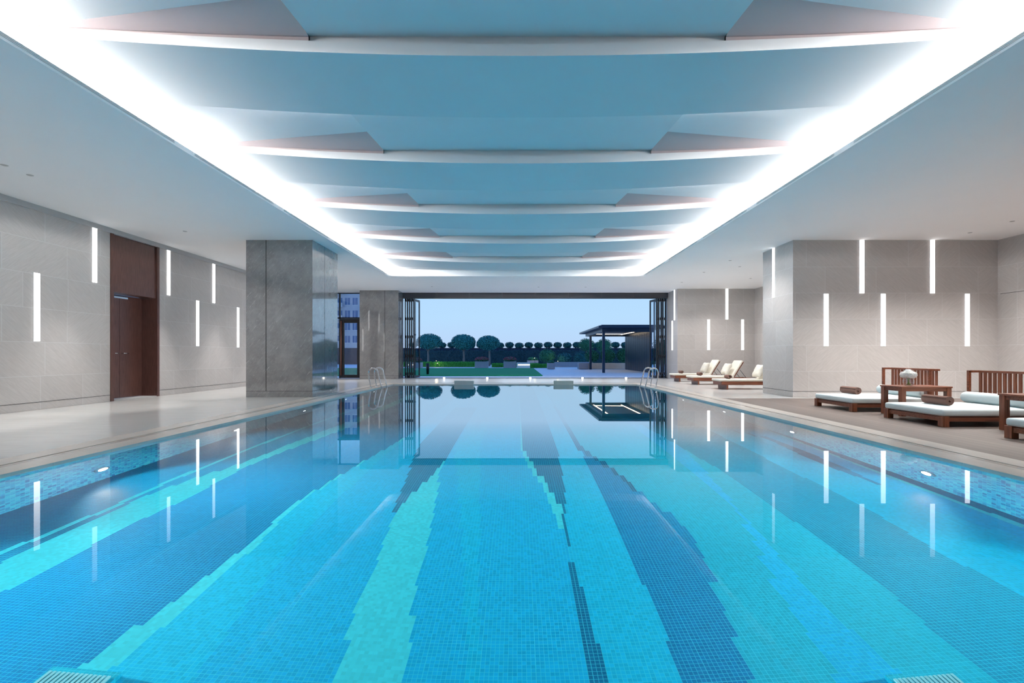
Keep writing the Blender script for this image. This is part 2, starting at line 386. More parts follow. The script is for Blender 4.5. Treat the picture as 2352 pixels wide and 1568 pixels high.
# ------------------------------------------------------------------ mesh helpers
class MB:
    def __init__(self): self.bm = bmesh.new()
    def box(self, x0, x1, y0, y1, z0, z1, bevel=0.0, seg=2, mi=0, rot=None, piv=None):
        b = bmesh.new() if bevel or rot is not None else self.bm
        vs = [b.verts.new((x, y, z)) for x in (x0, x1) for y in (y0, y1) for z in (z0, z1)]
        fs = [(0, 1, 3, 2), (4, 6, 7, 5), (0, 4, 5, 1), (2, 3, 7, 6), (0, 2, 6, 4), (1, 5, 7, 3)]
        for f in fs:
            fc = b.faces.new([vs[i] for i in f]); fc.material_index = mi
        if b is self.bm: return self
        if bevel:
            bmesh.ops.bevel(b, geom=list(b.edges) + list(b.verts), offset=bevel, segments=seg, profile=0.5, affect='EDGES')
        if rot is not None:
            bmesh.ops.rotate(b, verts=b.verts, cent=Vector(piv or (0, 0, 0)), matrix=rot)
        self.merge(b, mi)
        return self
    def merge(self, b, mi=0):
        mp = {}
        for v in b.verts: mp[v] = self.bm.verts.new(v.co)
        for f in b.faces:
            try:
                nf = self.bm.faces.new([mp[v] for v in f.verts]); nf.material_index = mi; nf.smooth = f.smooth
            except ValueError: pass
        b.free()
    def quad(self, *pts, mi=0):
        f = self.bm.faces.new([self.bm.verts.new(p) for p in pts]); f.material_index = mi
        return self
    def tube(self, pts, r, n=10, cap=True, smooth=True):
        pts = [Vector(p) for p in pts]; rings = []
        rr = r if isinstance(r, (list, tuple)) else [r] * len(pts)
        up = Vector((0.13, 0.21, 0.97)).normalized()
        for i, p in enumerate(pts):
            d = (pts[min(i + 1, len(pts) - 1)] - pts[max(i - 1, 0)]).normalized()
            u = up if abs(d.dot(up)) < 0.95 else Vector((1, 0, 0))
            a = d.cross(u).normalized(); b = d.cross(a).normalized()
            rings.append([self.bm.verts.new(p + rr[i] * (math.cos(t) * a + math.sin(t) * b)) for t in [2 * math.pi * k / n for k in range(n)]])
        for i in range(len(rings) - 1):
            for k in range(n):
                f = self.bm.faces.new((rings[i][k], rings[i][(k + 1) % n], rings[i + 1][(k + 1) % n], rings[i + 1][k])); f.smooth = smooth
        if cap:
            self.bm.faces.new(rings[0]); self.bm.faces.new(list(reversed(rings[-1])))
        return self
    def lathe(self, prof, c=(0, 0, 0), n=24):
        rings = []
        for r, z in prof:
            rings.append([self.bm.verts.new((c[0] + max(r, 1e-4) * math.cos(2 * math.pi * k / n), c[1] + max(r, 1e-4) * math.sin(2 * math.pi * k / n), c[2] + z)) for k in range(n)])
        for i in range(len(rings) - 1):
            for k in range(n):
                f = self.bm.faces.new((rings[i][k], rings[i][(k + 1) % n], rings[i + 1][(k + 1) % n], rings[i + 1][k])); f.smooth = True
        return self
    def leaves(self, fn, count, size, rnd):
        for _ in range(count):
            p, nrm = fn()
            p = Vector(p); nrm = (Vector(nrm) + Vector((rnd.uniform(-.9, .9), rnd.uniform(-.9, .9), rnd.uniform(-.9, .9)))).normalized()
            a = nrm.cross(Vector((rnd.uniform(-1, 1), rnd.uniform(-1, 1), rnd.uniform(-1, 1)))).normalized(); b = nrm.cross(a)
            s = size * rnd.uniform(.6, 1.3)
            self.bm.faces.new([self.bm.verts.new(p + q) for q in (-a * s, b * s * .5, a * s, -b * s * .5)])
        return self
    def build(self, name, mat, parent=None, loc=None, label=None, smooth=False, recalc=True):
        if recalc and len(self.bm.faces) < 60000: bmesh.ops.recalc_face_normals(self.bm, faces=self.bm.faces)
        me = bpy.data.meshes.new(name)
        self.bm.to_mesh(me); self.bm.free()
        for m in (mat if isinstance(mat, (list, tuple)) else [mat]): me.materials.append(m)
        if smooth:
            for p in me.polygons: p.use_smooth = True
        o = bpy.data.objects.new(name, me); COL.objects.link(o)
        if parent is not None: o.parent = parent
        if loc: o.location = loc
        if label: o['label'] = label
        return o

def tag(o, label, cat, group=None, kind=None):
    o['label'] = label; o['category'] = cat
    if group: o['group'] = group
    if kind: o['kind'] = kind
    return o
def thing(name, label, cat, loc=(0, 0, 0), rz=0.0, group=None):
    o = bpy.data.objects.new(name, None); COL.objects.link(o)
    o.location = loc; o.rotation_euler = (0, 0, rz); o.empty_display_size = 0.1
    return tag(o, label, cat, group)
def struct(o, label=None):
    o['kind'] = 'structure'
    if label: o['label'] = label
    return o
def dup(root, loc, rz=None, label=None, group=None):
    def cp(o, par):
        c = o.copy(); COL.objects.link(c); c.parent = par
        for ch in [x for x in KIDS.get(o.name, [])]: cp(ch, c)
        return c
    KIDS = {}
    for o in bpy.data.objects:
        if o.parent is not None: KIDS.setdefault(o.parent.name, []).append(o)
    r = cp(root, None)
    r.location = loc
    if rz is not None: r.rotation_euler = (0, 0, rz)
    if label: r['label'] = label
    if group: r['group'] = group
    return r
def light(name, kind, loc, energy, color=(1, 1, 1), parent=None, **kw):
    d = bpy.data.lights.new(name, kind); d.energy = energy; d.color = color
    for k, v in kw.items(): setattr(d, k, v)
    o = bpy.data.objects.new(name, d); COL.objects.link(o); o.location = loc
    if parent: o.parent = parent
    return o
def aim(o, direction):
    o.rotation_euler = Vector(direction).to_track_quat('-Z', 'Y').to_euler()

# ------------------------------------------------------------------ measurements
CEIL = 3.76
PX0, PX1, PY0, PY1 = -4.33, 4.15, -0.5, 17.0       # pool
ZW, ZB = -0.03, -1.28                                # water level, pool bottom
WL, YB, YO = -8.85, -5.0, 21.5                       # left wall, wall behind, opening plane
COLX0, COLX1, COLY0, COLY1 = -6.49, -4.90, 11.67, 13.30

# ------------------------------------------------------------------ pool basin
def pf(x, y):
    """where the line of sight through a pixel of the photograph meets the pool bottom"""
    dx, dy, dz = (x - CX), FPX, (y - CY)
    h = math.hypot(dx, dy); t = h / dz
    s = t / math.hypot(1, t) / 1.33; T = s / math.sqrt(1 - s * s)
    D = t * (1 - ZW) + T * (ZW - ZB)
    return D * dy / h, D * dx / h
def bound(pts):
    q = sorted(pf(*p) for p in pts)
    def f(Y):
        if Y <= q[0][0]: a, b = q[0], q[1]
        elif Y >= q[-1][0]: a, b = q[-2], q[-1]
        else:
            for a, b in zip(q, q[1:]):
                if a[0] <= Y <= b[0]: break
        t = (Y - a[0]) / max(b[0] - a[0], 1e-6)
        t = max(-1.0, min(2.0, t))
        return a[1] + (b[1] - a[1]) * t
    return f, q[0][0], q[-1][0]
DK, D2, MI, ML, LT, VD, TQ, DT = range(8)
TILECOL = [(0.003, 0.17, 0.33), (0.003, 0.22, 0.46), (0.004, 0.48, 0.78), (0.004, 0.53, 0.78), (0.06, 0.74, 0.80), (0.006, 0.11, 0.24), (0.008, 0.45, 0.60), (0.004, 0.25, 0.40)]
M_TILES = [pool_tile('mosaic_' + nm, c) for nm, c in zip(('deep_blue', 'blue', 'azure', 'sky', 'turquoise', 'navy', 'aqua', 'teal'), TILECOL)]
# (polyline in photo pixels, colour to the right of it, True if it only exists inside its own span)
BND = [
    ([(0, 1267), (268, 1157), (396, 1099), (700, 980)], LT, 0),
    ([(0, 1274), (268, 1163), (396, 1104), (700, 983)], DK, 0),
    ([(0, 1294), (134, 1230), (342, 1135), (446, 1098), (560, 1062), (700, 1006)], LT, 0),
    ([(0, 1362), (128, 1299), (268, 1221), (384, 1165), (458, 1132), (565, 1070), (700, 1019)], D2, 0),
    ([(173, 1540), (211, 1510), (289, 1457), (335, 1423), (396, 1382), (483, 1316), (558, 1265), (646, 1180), (700, 1140), (850, 1050)], LT, 0),
    ([(245, 1547), (350, 1462), (439, 1384), (510, 1316), (580, 1266), (660, 1181), (706, 1140), (852, 1050)], ML, 0),
    ([(440, 1568), (560, 1400), (700, 1220), (880, 1050)], MI, 0),
    ([(905, 1175), (912, 1154), (929, 1105), (950, 1055)], DK, 1),
    ([(765, 1568), (800, 1457), (825.5, 1377), (848, 1341), (865, 1283), (887, 1229), (902, 1191), (919, 1166), (950, 1128), (1004, 1081), (1021, 1057)], LT, 0),
    ([(921, 1568), (934, 1509), (946, 1426), (956, 1365), (967, 1309), (989, 1225), (999, 1166), (1006, 1118), (1009, 1081), (1022, 1057)], MI, 0),
    ([(1070, 1568), (1068, 1340), (1055, 1142), (1048, 1074)], ML, 0),
    ([(1101, 1568), (1101, 1340), (1103, 1142), (1103, 1074)], MI, 0),
    ([(1290, 1217), (1276, 1190), (1257.5, 1147), (1245.6, 1118), (1222, 1084), (1208, 1055)], LT, 1),
    ([(1352.7, 1568), (1337, 1496), (1324, 1414), (1313.6, 1329), (1295, 1217), (1293, 1173), (1273, 1142), (1254, 1108), (1235, 1084), (1217, 1055)], DK, 0),
    ([(1395, 1568), (1381.6, 1506), (1366, 1445), (1351, 1414), (1341, 1370), (1329, 1329), (1313.6, 1290), (1303, 1217), (1300, 1186), (1298, 1130), (1295, 1103), (1285, 1055)], ML, 0),
    ([(1572, 1568), (1514, 1424), (1480, 1346), (1446, 1278), (1412, 1203), (1385, 1142), (1361, 1091), (1344, 1055)], D2, 0),
    ([(1480, 1136), (1462, 1132), (1419, 1091), (1366, 1055)], VD, 1),
    ([(1729, 1568), (1702, 1486), (1654, 1381), (1637, 1330), (1617, 1279), (1579, 1214), (1531, 1176), (1472, 1132), (1429, 1091), (1378, 1055)], TQ, 0),
    ([(1930, 1568), (1800, 1380), (1700, 1180), (1560, 1060)], MI, 0),
    ([(2100, 1568), (1900, 1400), (1780, 1270), (1600, 1060)], TQ, 0),
    ([(2283, 1564), (2232, 1520), (2117, 1423), (2045, 1364), (1994, 1316), (1800, 1180), (1674, 1092), (1500, 990)], DT, 0),
    ([(2352, 1370), (2147, 1262), (1996, 1168), (1815, 1081), (1656, 1001)], ML, 0),
    ([(2246, 1200), (2167, 1171), (2014, 1110), (1880, 1063), (1754, 1005), (1696, 992)], VD, 1),
    ([(2246, 1203), (2167, 1180), (2043, 1121), (1906, 1059), (1765, 1004), (1700, 992)], MI, 0),
    ([(2352, 1212), (2185, 1150), (2000, 1080), (1800, 1003)], LT, 0),
    ([(2352, 1205), (2185, 1145), (2000, 1076), (1800, 1001)], DK, 0),
]
mb = MB()
bfs = [(*bound(p), c, only) for p, c, only in BND]
rnd = random.Random(3)
y = PY0
row = 0
while y < PY1 - 1e-6:
    y1 = min(y + (0.3 if row % 3 else 0.225), PY1)
    ym = (y + y1) / 2
    xs = [PX0]; cols = [DK]
    for f, ya, yb, c, only in bfs:
        x = f(ym)
        if only and not (ya <= ym <= yb + 5): x = None
        if x is None: xs.append(None); cols.append(c); continue
        xs.append(max(PX0, min(PX1, round(x / 0.025) * 0.025))); cols.append(c)
    # an absent boundary takes the place of the next one (zero width)
    nxt = PX1
    for i in range(len(xs) - 1, -1, -1):
        if xs[i] is None: xs[i] = nxt
        xs[i] = min(xs[i], nxt); nxt = xs[i]
    xs.append(PX1)
    for i in range(len(cols)):
        if xs[i + 1] - xs[i] > 1e-4:
            mb.quad((xs[i], y, ZB), (xs[i + 1], y, ZB), (xs[i + 1], y1, ZB), (xs[i], y1, ZB), mi=cols[i])
    y = y1; row += 1
struct(mb.build('pool_floor', M_TILES, recalc=False), 'pool floor of small blue and turquoise mosaic in stepped stripes')
mb = MB()
T = 0.3
mb.box(PX0 - T, PX0, PY0 - T, PY1 + T, ZB - .2, -0.045); mb.box(PX1, PX1 + T, PY0 - T, PY1 + T, ZB - .2, -0.045)
mb.box(PX0, PX1, PY0 - T, PY0, ZB - .2, -0.045); mb.box(PX0, PX1, PY1, PY1 + T, ZB - .2, -0.045)
struct(mb.build('pool_wall', M['wallmosaic']), 'pool side walls in mixed blue mosaic')
mb = MB(); mb.quad((PX0, PY0, ZW), (PX1, PY0, ZW), (PX1, PY1, ZW), (PX0, PY1, ZW))
water = mb.build('water', M['water'], recalc=False)
tag(water, 'still clear turquoise water filling the swimming pool', 'water', kind='stuff')
# coping: inner rim, then a wider band
def ring(x0, x1, y0, y1, w, z0, z1):
    m = MB()
    m.box(x0 - w, x0, y0 - w, y1 + w, z0, z1); m.box(x1, x1 + w, y0 - w, y1 + w, z0, z1)
    m.box(x0, x1, y0 - w, y0, z0, z1); m.box(x0, x1, y1, y1 + w, z0, z1)
    return m
struct(ring(PX0, PX1, PY0, PY1, 0.27, -0.045, 0.0).build('trim_1', M['coping']), 'beige stone coping along the water edge')
struct(ring(PX0 - .275, PX1 + .275, PY0 - .275, PY1 + .275, 0.10, -0.045, -0.004).build('trim_2', M['coping_edge']), 'narrow overflow channel strip in the coping')
struct(ring(PX0 - .38, PX1 + .38, PY0 - .38, PY1 + .38, 0.27, -0.045, 0.0).build('trim_3', M['coping']), 'outer beige stone band around the pool')

# ------------------------------------------------------------------ floors
mb = MB()
FX0, FX1, FY1 = PX0 - .655, PX1 + .655, PY1 + .655
mb.box(WL - .6, FX0, YB, YO, -0.2, -0.002); mb.box(FX0, FX1, FY1, YO, -0.2, -0.002)
mb.box(FX1, 12.0, 11.4, YO, -0.2, -0.002); mb.box(FX0, FX1, YB, PY0 - .655, -0.2, -0.002)
struct(mb.build('floor', M['floor']), 'polished grey stone floor around the pool')
mb = MB(); mb.box(FX1, 12.0, YB, 11.395, -0.2, -0.002)
struct(mb.build('floor_deck', M['planks']), 'grey-brown grooved timber decking under the daybeds')

# ------------------------------------------------------------------ ceiling with lit coffer
RX0, RX1, RY0, RY1 = -4.50, 4.42, -3.0, 17.0
WR = 12.0
mb = MB()
LIPT = 0.07
for (a, b, c, d) in ((WL - .6, RX0, YB, YO + .3), (RX1, WR, YB, YO + .3), (RX0, RX1, YB, RY0), (RX0, RX1, RY1, YO + .3)):
    mb.box(a, b, c, d, CEIL, CEIL + LIPT)
mb.box(WL - 1, WR + 1, YB - 1, YO + .3, 4.75, 4.9)                   # roof slab above
SO = 0.36
mb.box(RX0 - SO - .1, RX0 - SO, RY0 - .1, RY1 + .1, CEIL + LIPT, 4.75); mb.box(RX1 + SO, RX1 + SO + .1, RY0 - .1, RY1 + .1, CEIL + LIPT, 4.75)
mb.box(RX0 - SO, RX1 + SO, RY0 - .1, RY0, CEIL + LIPT, 4.75); mb.box(RX0 - SO, RX1 + SO, RY1, RY1 + .1, CEIL + LIPT, 4.75)
struct(mb.build('ceiling', M['ceiling']), 'white plaster ceiling around the lit coffer')
SX0, SX1 = RX0 - SO, RX1 + SO
PER = 2.48
def sag(x): return 0.20 * (x / 4.45) ** 2
def sag_t(x): return 0.165 * (x / 4.45) ** 2
TIP = 4.42
for k in range(-3, 6):
    yf = 4.43 + PER * k                # lower edge of this fin, facing the camera
    yc = yf + 1.15                     # crease where the flat soffit turns upward
    yn = yf + PER if yf + PER < RY1 - .4 else RY1   # next fin
    if yf > RY1 - .2: break
    y_prev_ok = yf > RY0
    mb = MB(); bm = mb.bm
    xs = [SX0 + (SX1 - SX0) * i / 96 for i in range(97)] + [-1.9, 1.9, -TIP, TIP]
    xs = sorted(set(round(x, 4) for x in xs))
    V = lambda x, y, z: bm.verts.new((x, max(RY0, y), z))
    last = yn >= RY1
    def edge(x):                       # ridge of the raised side field, running in to the tip
        q = max(0.0, (TIP - abs(x)) / (TIP - 1.9))
        return yn - .39 * q, 4.0 - .01 * (1 - q)
    def far(x): return 3.84 + sag_t(x) + .03 * max(0.0, (TIP - abs(x)) / (TIP - 1.9))
    cache = {}
    def sheet(nm, fn, x0, x1, mi=0):
        A, B = fn(x0), fn(x1)
        def W(i, j, x, p):
            key = (nm, i, j, x)
            if key not in cache: cache[key] = V(x, *p)
            return cache[key]
        for i in range(len(A) - 1):
            f = bm.faces.new((W(i, 0, x0, A[i]), W(i, 0, x1, B[i]), W(i, 1, x1, B[i + 1]), W(i, 1, x0, A[i + 1]))); f.smooth = True; f.material_index = mi
    for x0, x1 in zip(xs, xs[1:]):
        mid = abs((x0 + x1) / 2); cen = mid < 1.9; out = mid > TIP
        sheet('soffit', lambda x: [(yf, 3.83 + sag_t(x)), (yf, 3.72 + sag(x)), (yc, 3.72 + sag(x))], x0, x1)
        if last: sheet('end', lambda x: [(yc, 3.72 + sag(x)), (yn, 3.96 + sag(x) * .3)], x0, x1)
        elif cen: sheet('mid', lambda x: [(yc, 3.72 + sag(x)), (yn + .04, 3.92), (yn + .04, 3.83 + sag_t(x)), (yn, 3.83 + sag_t(x))], x0, x1)
        elif out: sheet('out' + str(x0 > 0), lambda x: [(yc, 3.72 + sag(x)), (yn, 3.83 + sag_t(x))], x0, x1)
        else:
            # side field: rises to a ridge, then falls away towards the next fin's lip
            sheet('side' + str(x0 > 0), lambda x: [(yc, 3.72 + sag(x)), edge(x)], x0, x1)
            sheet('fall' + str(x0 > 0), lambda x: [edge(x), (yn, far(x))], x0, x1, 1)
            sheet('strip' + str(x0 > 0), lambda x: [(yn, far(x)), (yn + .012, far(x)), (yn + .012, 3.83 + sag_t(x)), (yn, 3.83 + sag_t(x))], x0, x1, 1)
    for sx in (-1.9, 1.9):             # step between the middle panel and the raised side panels
        if not last:
            ey, ez = edge(sx)
            bm.faces.new([V(sx, yc, 3.72 + sag(sx)), V(sx, yn, 3.92), V(sx, yn, far(sx)), V(sx, ey, ez)])
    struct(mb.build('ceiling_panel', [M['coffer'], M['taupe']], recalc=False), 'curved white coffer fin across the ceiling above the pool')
# cove lighting: LED runs lying on the shelf behind the lip
for sx, x0, x1 in (('left', RX0 - .31, RX0 - .21), ('right', RX1 + .21, RX1 + .31)):
    mb = MB(); mb.box(x0, x1, RY0 + .1, RY1 - .12, CEIL + LIPT + .002, CEIL + LIPT + .065)
    o = mb.build('cove_light', M['cove']); tag(o, 'continuous white LED strip hidden in the %s side cove of the ceiling coffer' % sx, 'light')
# slot diffusers in the lip
gn = 0
for sx, xx, s in (('left', RX0, 1), ('right', RX1, -1)):
    for j in range(6):
        y0 = 1.6 + j * 2.6
        if y0 + 2.2 > RY1: continue
        mb = MB()
        for q in range(3):
            mb.box(min(xx, xx + s * .004), max(xx, xx + s * .004), y0, y0 + 2.2, CEIL + .028 + q * .013, CEIL + .032 + q * .013)
        o = mb.build('air_grille', M['grey_cap'])
        ordn = ('nearest', 'second nearest', 'third nearest', 'fourth nearest', 'fifth nearest', 'farthest')[j]
        tag(o, 'slotted air grille in the %s edge of the ceiling coffer, %s of its row' % (sx, ordn), 'grille', 'slot grilles along the coffer edge')

# ------------------------------------------------------------------ walls
def wall(name, boxes, mat='wall', label=None):
    m = MB()
    for b in boxes: m.box(*b)
    return struct(m.build(name, M[mat]), label)
DY0, DY1 = 10.60, 12.04
wall('wall_left', [(WL - .5, WL, YB, DY0, 0, CEIL), (WL - .5, WL, DY1, YO, 0, CEIL)], label='long sandstone clad wall left of the pool')
wall('wall_back', [(WL - .5, WR, YB - .3, YB, 0, CEIL)], label='wall behind the viewpoint')
wall('wall_right', [(11.5, 12.0, YB, 11.67, 0, CEIL)], label='sandstone wall closing the daybed alcove on the right')
wall('wall_alcove', [(6.60, 12.0, 11.67, 13.10, 0, CEIL)], label='sandstone clad block behind the daybeds')
wall('wall_far', [(6.64, 10.2, 20.2, 20.7, 0, CEIL), (6.64, 7.1, 20.7, YO + .3, 0, CEIL), (9.84, 10.2, 13.1, 20.2, 0, CEIL)], label='sandstone wall behind the sun loungers')
# grooves of the skirting
def strip(name, boxes, mat, label):
    m = MB()
    for b in boxes: m.box(*b)
    return struct(m.build(name, M[mat]), label)
strip('baseboard_left', [(WL, WL + .003, YB, DY0, .135, .142), (WL, WL + .003, DY1, YO, .135, .142)], 'groove', 'dark skirting line on the left wall')
strip('baseboard_right', [(6.60, 11.5, 11.667, 11.67, .135, .142), (6.597, 6.60, 11.67, 13.1, .135, .142)], 'groove', 'dark skirting line on the alcove wall')
strip('trim_4', [(WL, WL + .05, YB, YO, CEIL - .10, CEIL)], 'grey_cap', 'shadow gap track along the top of the left wall')
strip('trim_5', [(11.494, 11.5, 9.4, 11.6, 2.46, 2.468), (11.494, 11.5, 9.4, 9.408, 0.1, 2.46)], 'groove', 'panel joint on the right alcove wall')

# ------------------------------------------------------------------ columns
def column(x0, x1, y0, y1, fx, sy, label):
    m = MB(); m.box(x0, x1, y0, y1, 0, CEIL)
    c = m.build('column', M['column']); struct(c, label)
    g = MB()
    g.box(fx, fx + .018, y0 - .002, y0, .15, CEIL)
    g.box(x0, x1, y0 - .002, y0, .142, .150)
    if sy:
        g.box(x1, x1 + .002, sy, sy + .012, .15, CEIL); g.box(x1, x1 + .002, y0, y1, .142, .150)
    g.build('joint', M['groove'], c)
column(COLX0, COLX1, COLY0, COLY1, -6.02, 12.4, 'near polished grey stone column left of the pool')
column(-6.69, -5.04, 20.70, 21.6, -5.63, None, 'far polished grey stone column beside the folded glass doors')

# ------------------------------------------------------------------ opening, header, end glazing
mb = MB()
for i in range(8):
    x0 = -5.04 + i * 1.46
    mb.box(x0 + .004, min(x0 + 1.456, 6.64), 21.46, 21.75, 3.56, CEIL)
mb.box(-5.04, 6.64, 21.50, 21.72, 3.52, 3.56)
struct(mb.build('trim_6', M['header']), 'dark metal header over the garden opening')
mb = MB(); mb.box(-5.04, 6.64, 21.5, 21.75, -.05, 0.012)
struct(mb.build('trim_7', M['black']), 'black door track across the garden opening')
# window_1: glazing left of the far column, with a glass door in it
win = bpy.data.objects.new('window_1', None); COL.objects.link(win); struct(win, 'tall blue glazing left of the far column')
m = MB()
for x in (WL, -7.86, -6.72): m.box(x, x + .06, 21.5, 21.56, 0, CEIL)
m.box(WL, -6.69, 21.5, 21.56, CEIL - .04, CEIL); m.box(WL, -6.69, 21.5, 21.56, 2.62, 2.68)
m.build('window_frame', M['black'], win)
m = MB(); m.box(WL + .05, -7.86, 21.525, 21.535, 0, 2.62); m.box(WL + .05, -6.72, 21.525, 21.535, 2.68, CEIL - .04)
m.build('pane', M['glass'], win)
d2 = bpy.data.objects.new('door_2', None); COL.objects.link(d2); struct(d2, 'black framed glass door left of the far column')
m = MB()
m.box(-7.80, -7.62, 21.47, 21.53, 0.01, 2.61); m.box(-7.05, -6.90, 21.47, 21.53, 0.01, 2.61)
m.box(-7.62, -7.05, 21.47, 21.53, 2.43, 2.61); m.box(-7.62, -7.05, 21.47, 21.53, 0.01, 0.15); m.box(-6.90, -6.73, 21.49, 21.53, .01, 2.61)
m.build('door_frame', M['black'], d2)
m = MB(); m.box(-7.62, -7.05, 21.495, 21.505, .15, 2.43); m.build('pane', M['glass'], d2)
m = MB(); m.tube([(-7.74, 21.42, .12), (-7.74, 21.42, 2.52)], .025); m.tube([(-7.74, 21.42, .4), (-7.74, 21.47, .4)], .012); m.tube([(-7.74, 21.42, 2.2), (-7.74, 21.47, 2.2)], .012)
m.build('door_handle', M['copper'], d2, label='long copper-coloured pull handle')

# folded glass doors at both ends of the opening
def folding(x0, s, label):
    t = thing('folding_door', label, 'door', (x0, 21.6, 0.012), 0, 'folded glass doors at the garden opening')
    for i in range(5):
        xa = s * (0.05 + i * .095)
        lean = s * (0.03 if i % 2 else -0.03)
        if i == 4: lean = s * 0.12
        def P(q, dx): return (xa + lean * q + dx, 0.02 + .68 * q)
        m = MB()
        def bar(q0, q1, z0, z1, w=.022):
            a, b = P(q0, -w), P(q0, w); c, d = P(q1, w), P(q1, -w)
            lo = [m.bm.verts.new((*p, z0)) for p in (a, b, c, d)]; hi = [m.bm.verts.new((*p, z1)) for p in (a, b, c, d)]
            m.bm.faces.new(lo); m.bm.faces.new(hi)
            for k in range(4): m.bm.faces.new((lo[k], lo[(k + 1) % 4], hi[(k + 1) % 4], hi[k]))
        bar(0, .08, 0, 3.5); bar(.92, 1, 0, 3.5); bar(.08, .92, 0, .09); bar(.08, .92, 3.41, 3.5)
        leaf = m.build('door_leaf', M['black'], t)
        m = MB(); a, b = P(.08, 0), P(.92, 0)
        m.quad((*a, .09), (*b, .09), (*b, 3.41), (*a, 3.41)); m.build('pane', M['glass'], leaf)
        if i < 4:
            m = MB()
            for z in (.12, .9, 1.75, 2.55, 3.38):
                m.tube([(xa + s * .047, .0, z), (xa + s * .047, .0, z + .12)], .022, 8)
                m.box(xa - .012, xa + .012, -.02, .02, z + .01, z + .11)
            m.build('hinge', M['black'], leaf)
    return t
folding(-5.02, 1, 'stack of folded black-framed glass doors at the left end of the opening')
folding(6.62, -1, 'stack of folded black-framed glass doors at the right end of the opening')

# ------------------------------------------------------------------ wooden double door in the left wall
d1 = bpy.data.objects.new('door_1', None); COL.objects.link(d1); struct(d1, 'dark wooden double door recessed in the left wall')
m = MB()
m.box(WL - .45, WL + .02, DY0, DY0 + .08, 0, CEIL - .1); m.box(WL - .45, WL + .02, DY1 - .07, DY1, 0, CEIL - .1)
m.build('door_frame', M['doorwood'], d1)
m = MB(); m.box(WL - .45, WL - .02, DY0 + .08, DY1 - .07, 2.40, CEIL - .1); m.build('overdoor_panel', M['doorwood'], d1)
LY = 11.29
for a, b, hy in ((DY0 + .09, LY - .004, LY - .07), (LY + .004, DY1 - .08, LY + .07)):
    m = MB(); m.box(WL - .41, WL - .36, a, b, .02, 2.39); lf = m.build('door_leaf', M['doorwood'], d1)
    m = MB(); sgn = -1 if hy < LY else 1
    m.tube([(WL - .36, hy, 1.05), (WL - .30, hy, 1.05), (WL - .30, hy + sgn * .13, 1.05)], .009); m.lathe([(0, 0), (.0, 0)], (0, 0, 0), 3) if False else None
    m.build('door_handle', M['chrome'], lf, label='slim chrome lever handle')
m = MB(); m.box(WL - .36, WL - .33, 11.0, 11.5, 2.32, 2.36); m.build('door_closer', M['chrome'], d1)
m = MB(); m.box(WL - .45, WL, DY0, DY1, 0.0, .012); m.build('threshold', M['grey_cap'], d1)

# ------------------------------------------------------------------ wall strip lights
def strip_light(x, y, z0, z1, nrm, label, grp):
    """nrm: direction the lamp faces (+x, -x, -y)"""
    w, dp = .052, .022
    t = thing('wall_light', label, 'wall light', (x, y, z0), 0, grp)
    h = z1 - z0
    def bx(m, wa, d0, d1, a, b):
        if nrm == '-y': m.box(-wa, wa, -d1, -d0, a, b)
        elif nrm == '+x': m.box(d0, d1, -wa, wa, a, b)
        else: m.box(-d1, -d0, -wa, wa, a, b)
    m = MB(); bx(m, w + .004, .0005, .008, 0, h); m.build('housing', M['white_metal'], t)
    m = MB(); bx(m, w, .008, dp, .006, h - .006); m.build('diffuser', M['lamp'], t)
for px, up, txt in ((83, 0, 'low glowing strip light on the left wall, left of the wooden door'), (216, 1, 'high glowing strip light on the wall just left of the wooden door'),
                    (386, 1, 'high glowing strip light on the wall just right of the wooden door'), (490, 1, 'high glowing strip light midway between wooden door and grey column'),
                    (453, 0, 'low glowing strip light midway between wooden door and grey column'), (546, 0, 'low glowing strip light right beside the near grey column')):
    s = (CX - px) / 8.85
    strip_light(WL, FPX / s, 2.52 if up else 1.256, 3.75 if up else 2.52, '+x', txt, 'strip lights on the left wall')
for px, up, txt in ((1897, 0, 'leftmost of the three low ones'), (1979, 1, 'left of the two high ones'), (2028, 0, 'middle of the three low ones'),
                    (2141, 1, 'right of the two high ones'), (2221, 0, 'rightmost of the three low ones')):
    strip_light((px - CX) / 96, 11.67, 2.48 if up else 1.215, 3.755 if up else 2.475, '-y', 'white wall strip light above the daybeds, ' + txt, 'strip lights above the daybeds')
strip_light(6.60, 12.53, 2.48, 3.755, '-x', 'white vertical strip light on the narrow pool-facing side of the alcove block', 'strip lights above the daybeds')
for px, up, txt in ((1627, 0, 'left of the two low ones'), (1669, 1, 'the high one under the ceiling'), (1705, 0, 'right of the two low ones')):
    strip_light((px - CX) / 55.4, 20.2, 2.49 if up else 1.22, 3.755 if up else 2.49, '-y', 'white strip light behind the sun loungers, ' + txt, 'strip lights behind the sun loungers')
strip_light(6.64, 20.55, 2.48, 3.755, '-x', 'upper thin strip light seen edge-on beside the right folded doors', 'strip lights behind the sun loungers')
strip_light(6.64, 20.85, 1.22, 2.48, '-x', 'lower thin strip light seen edge-on beside the right folded doors', 'strip lights behind the sun loungers')

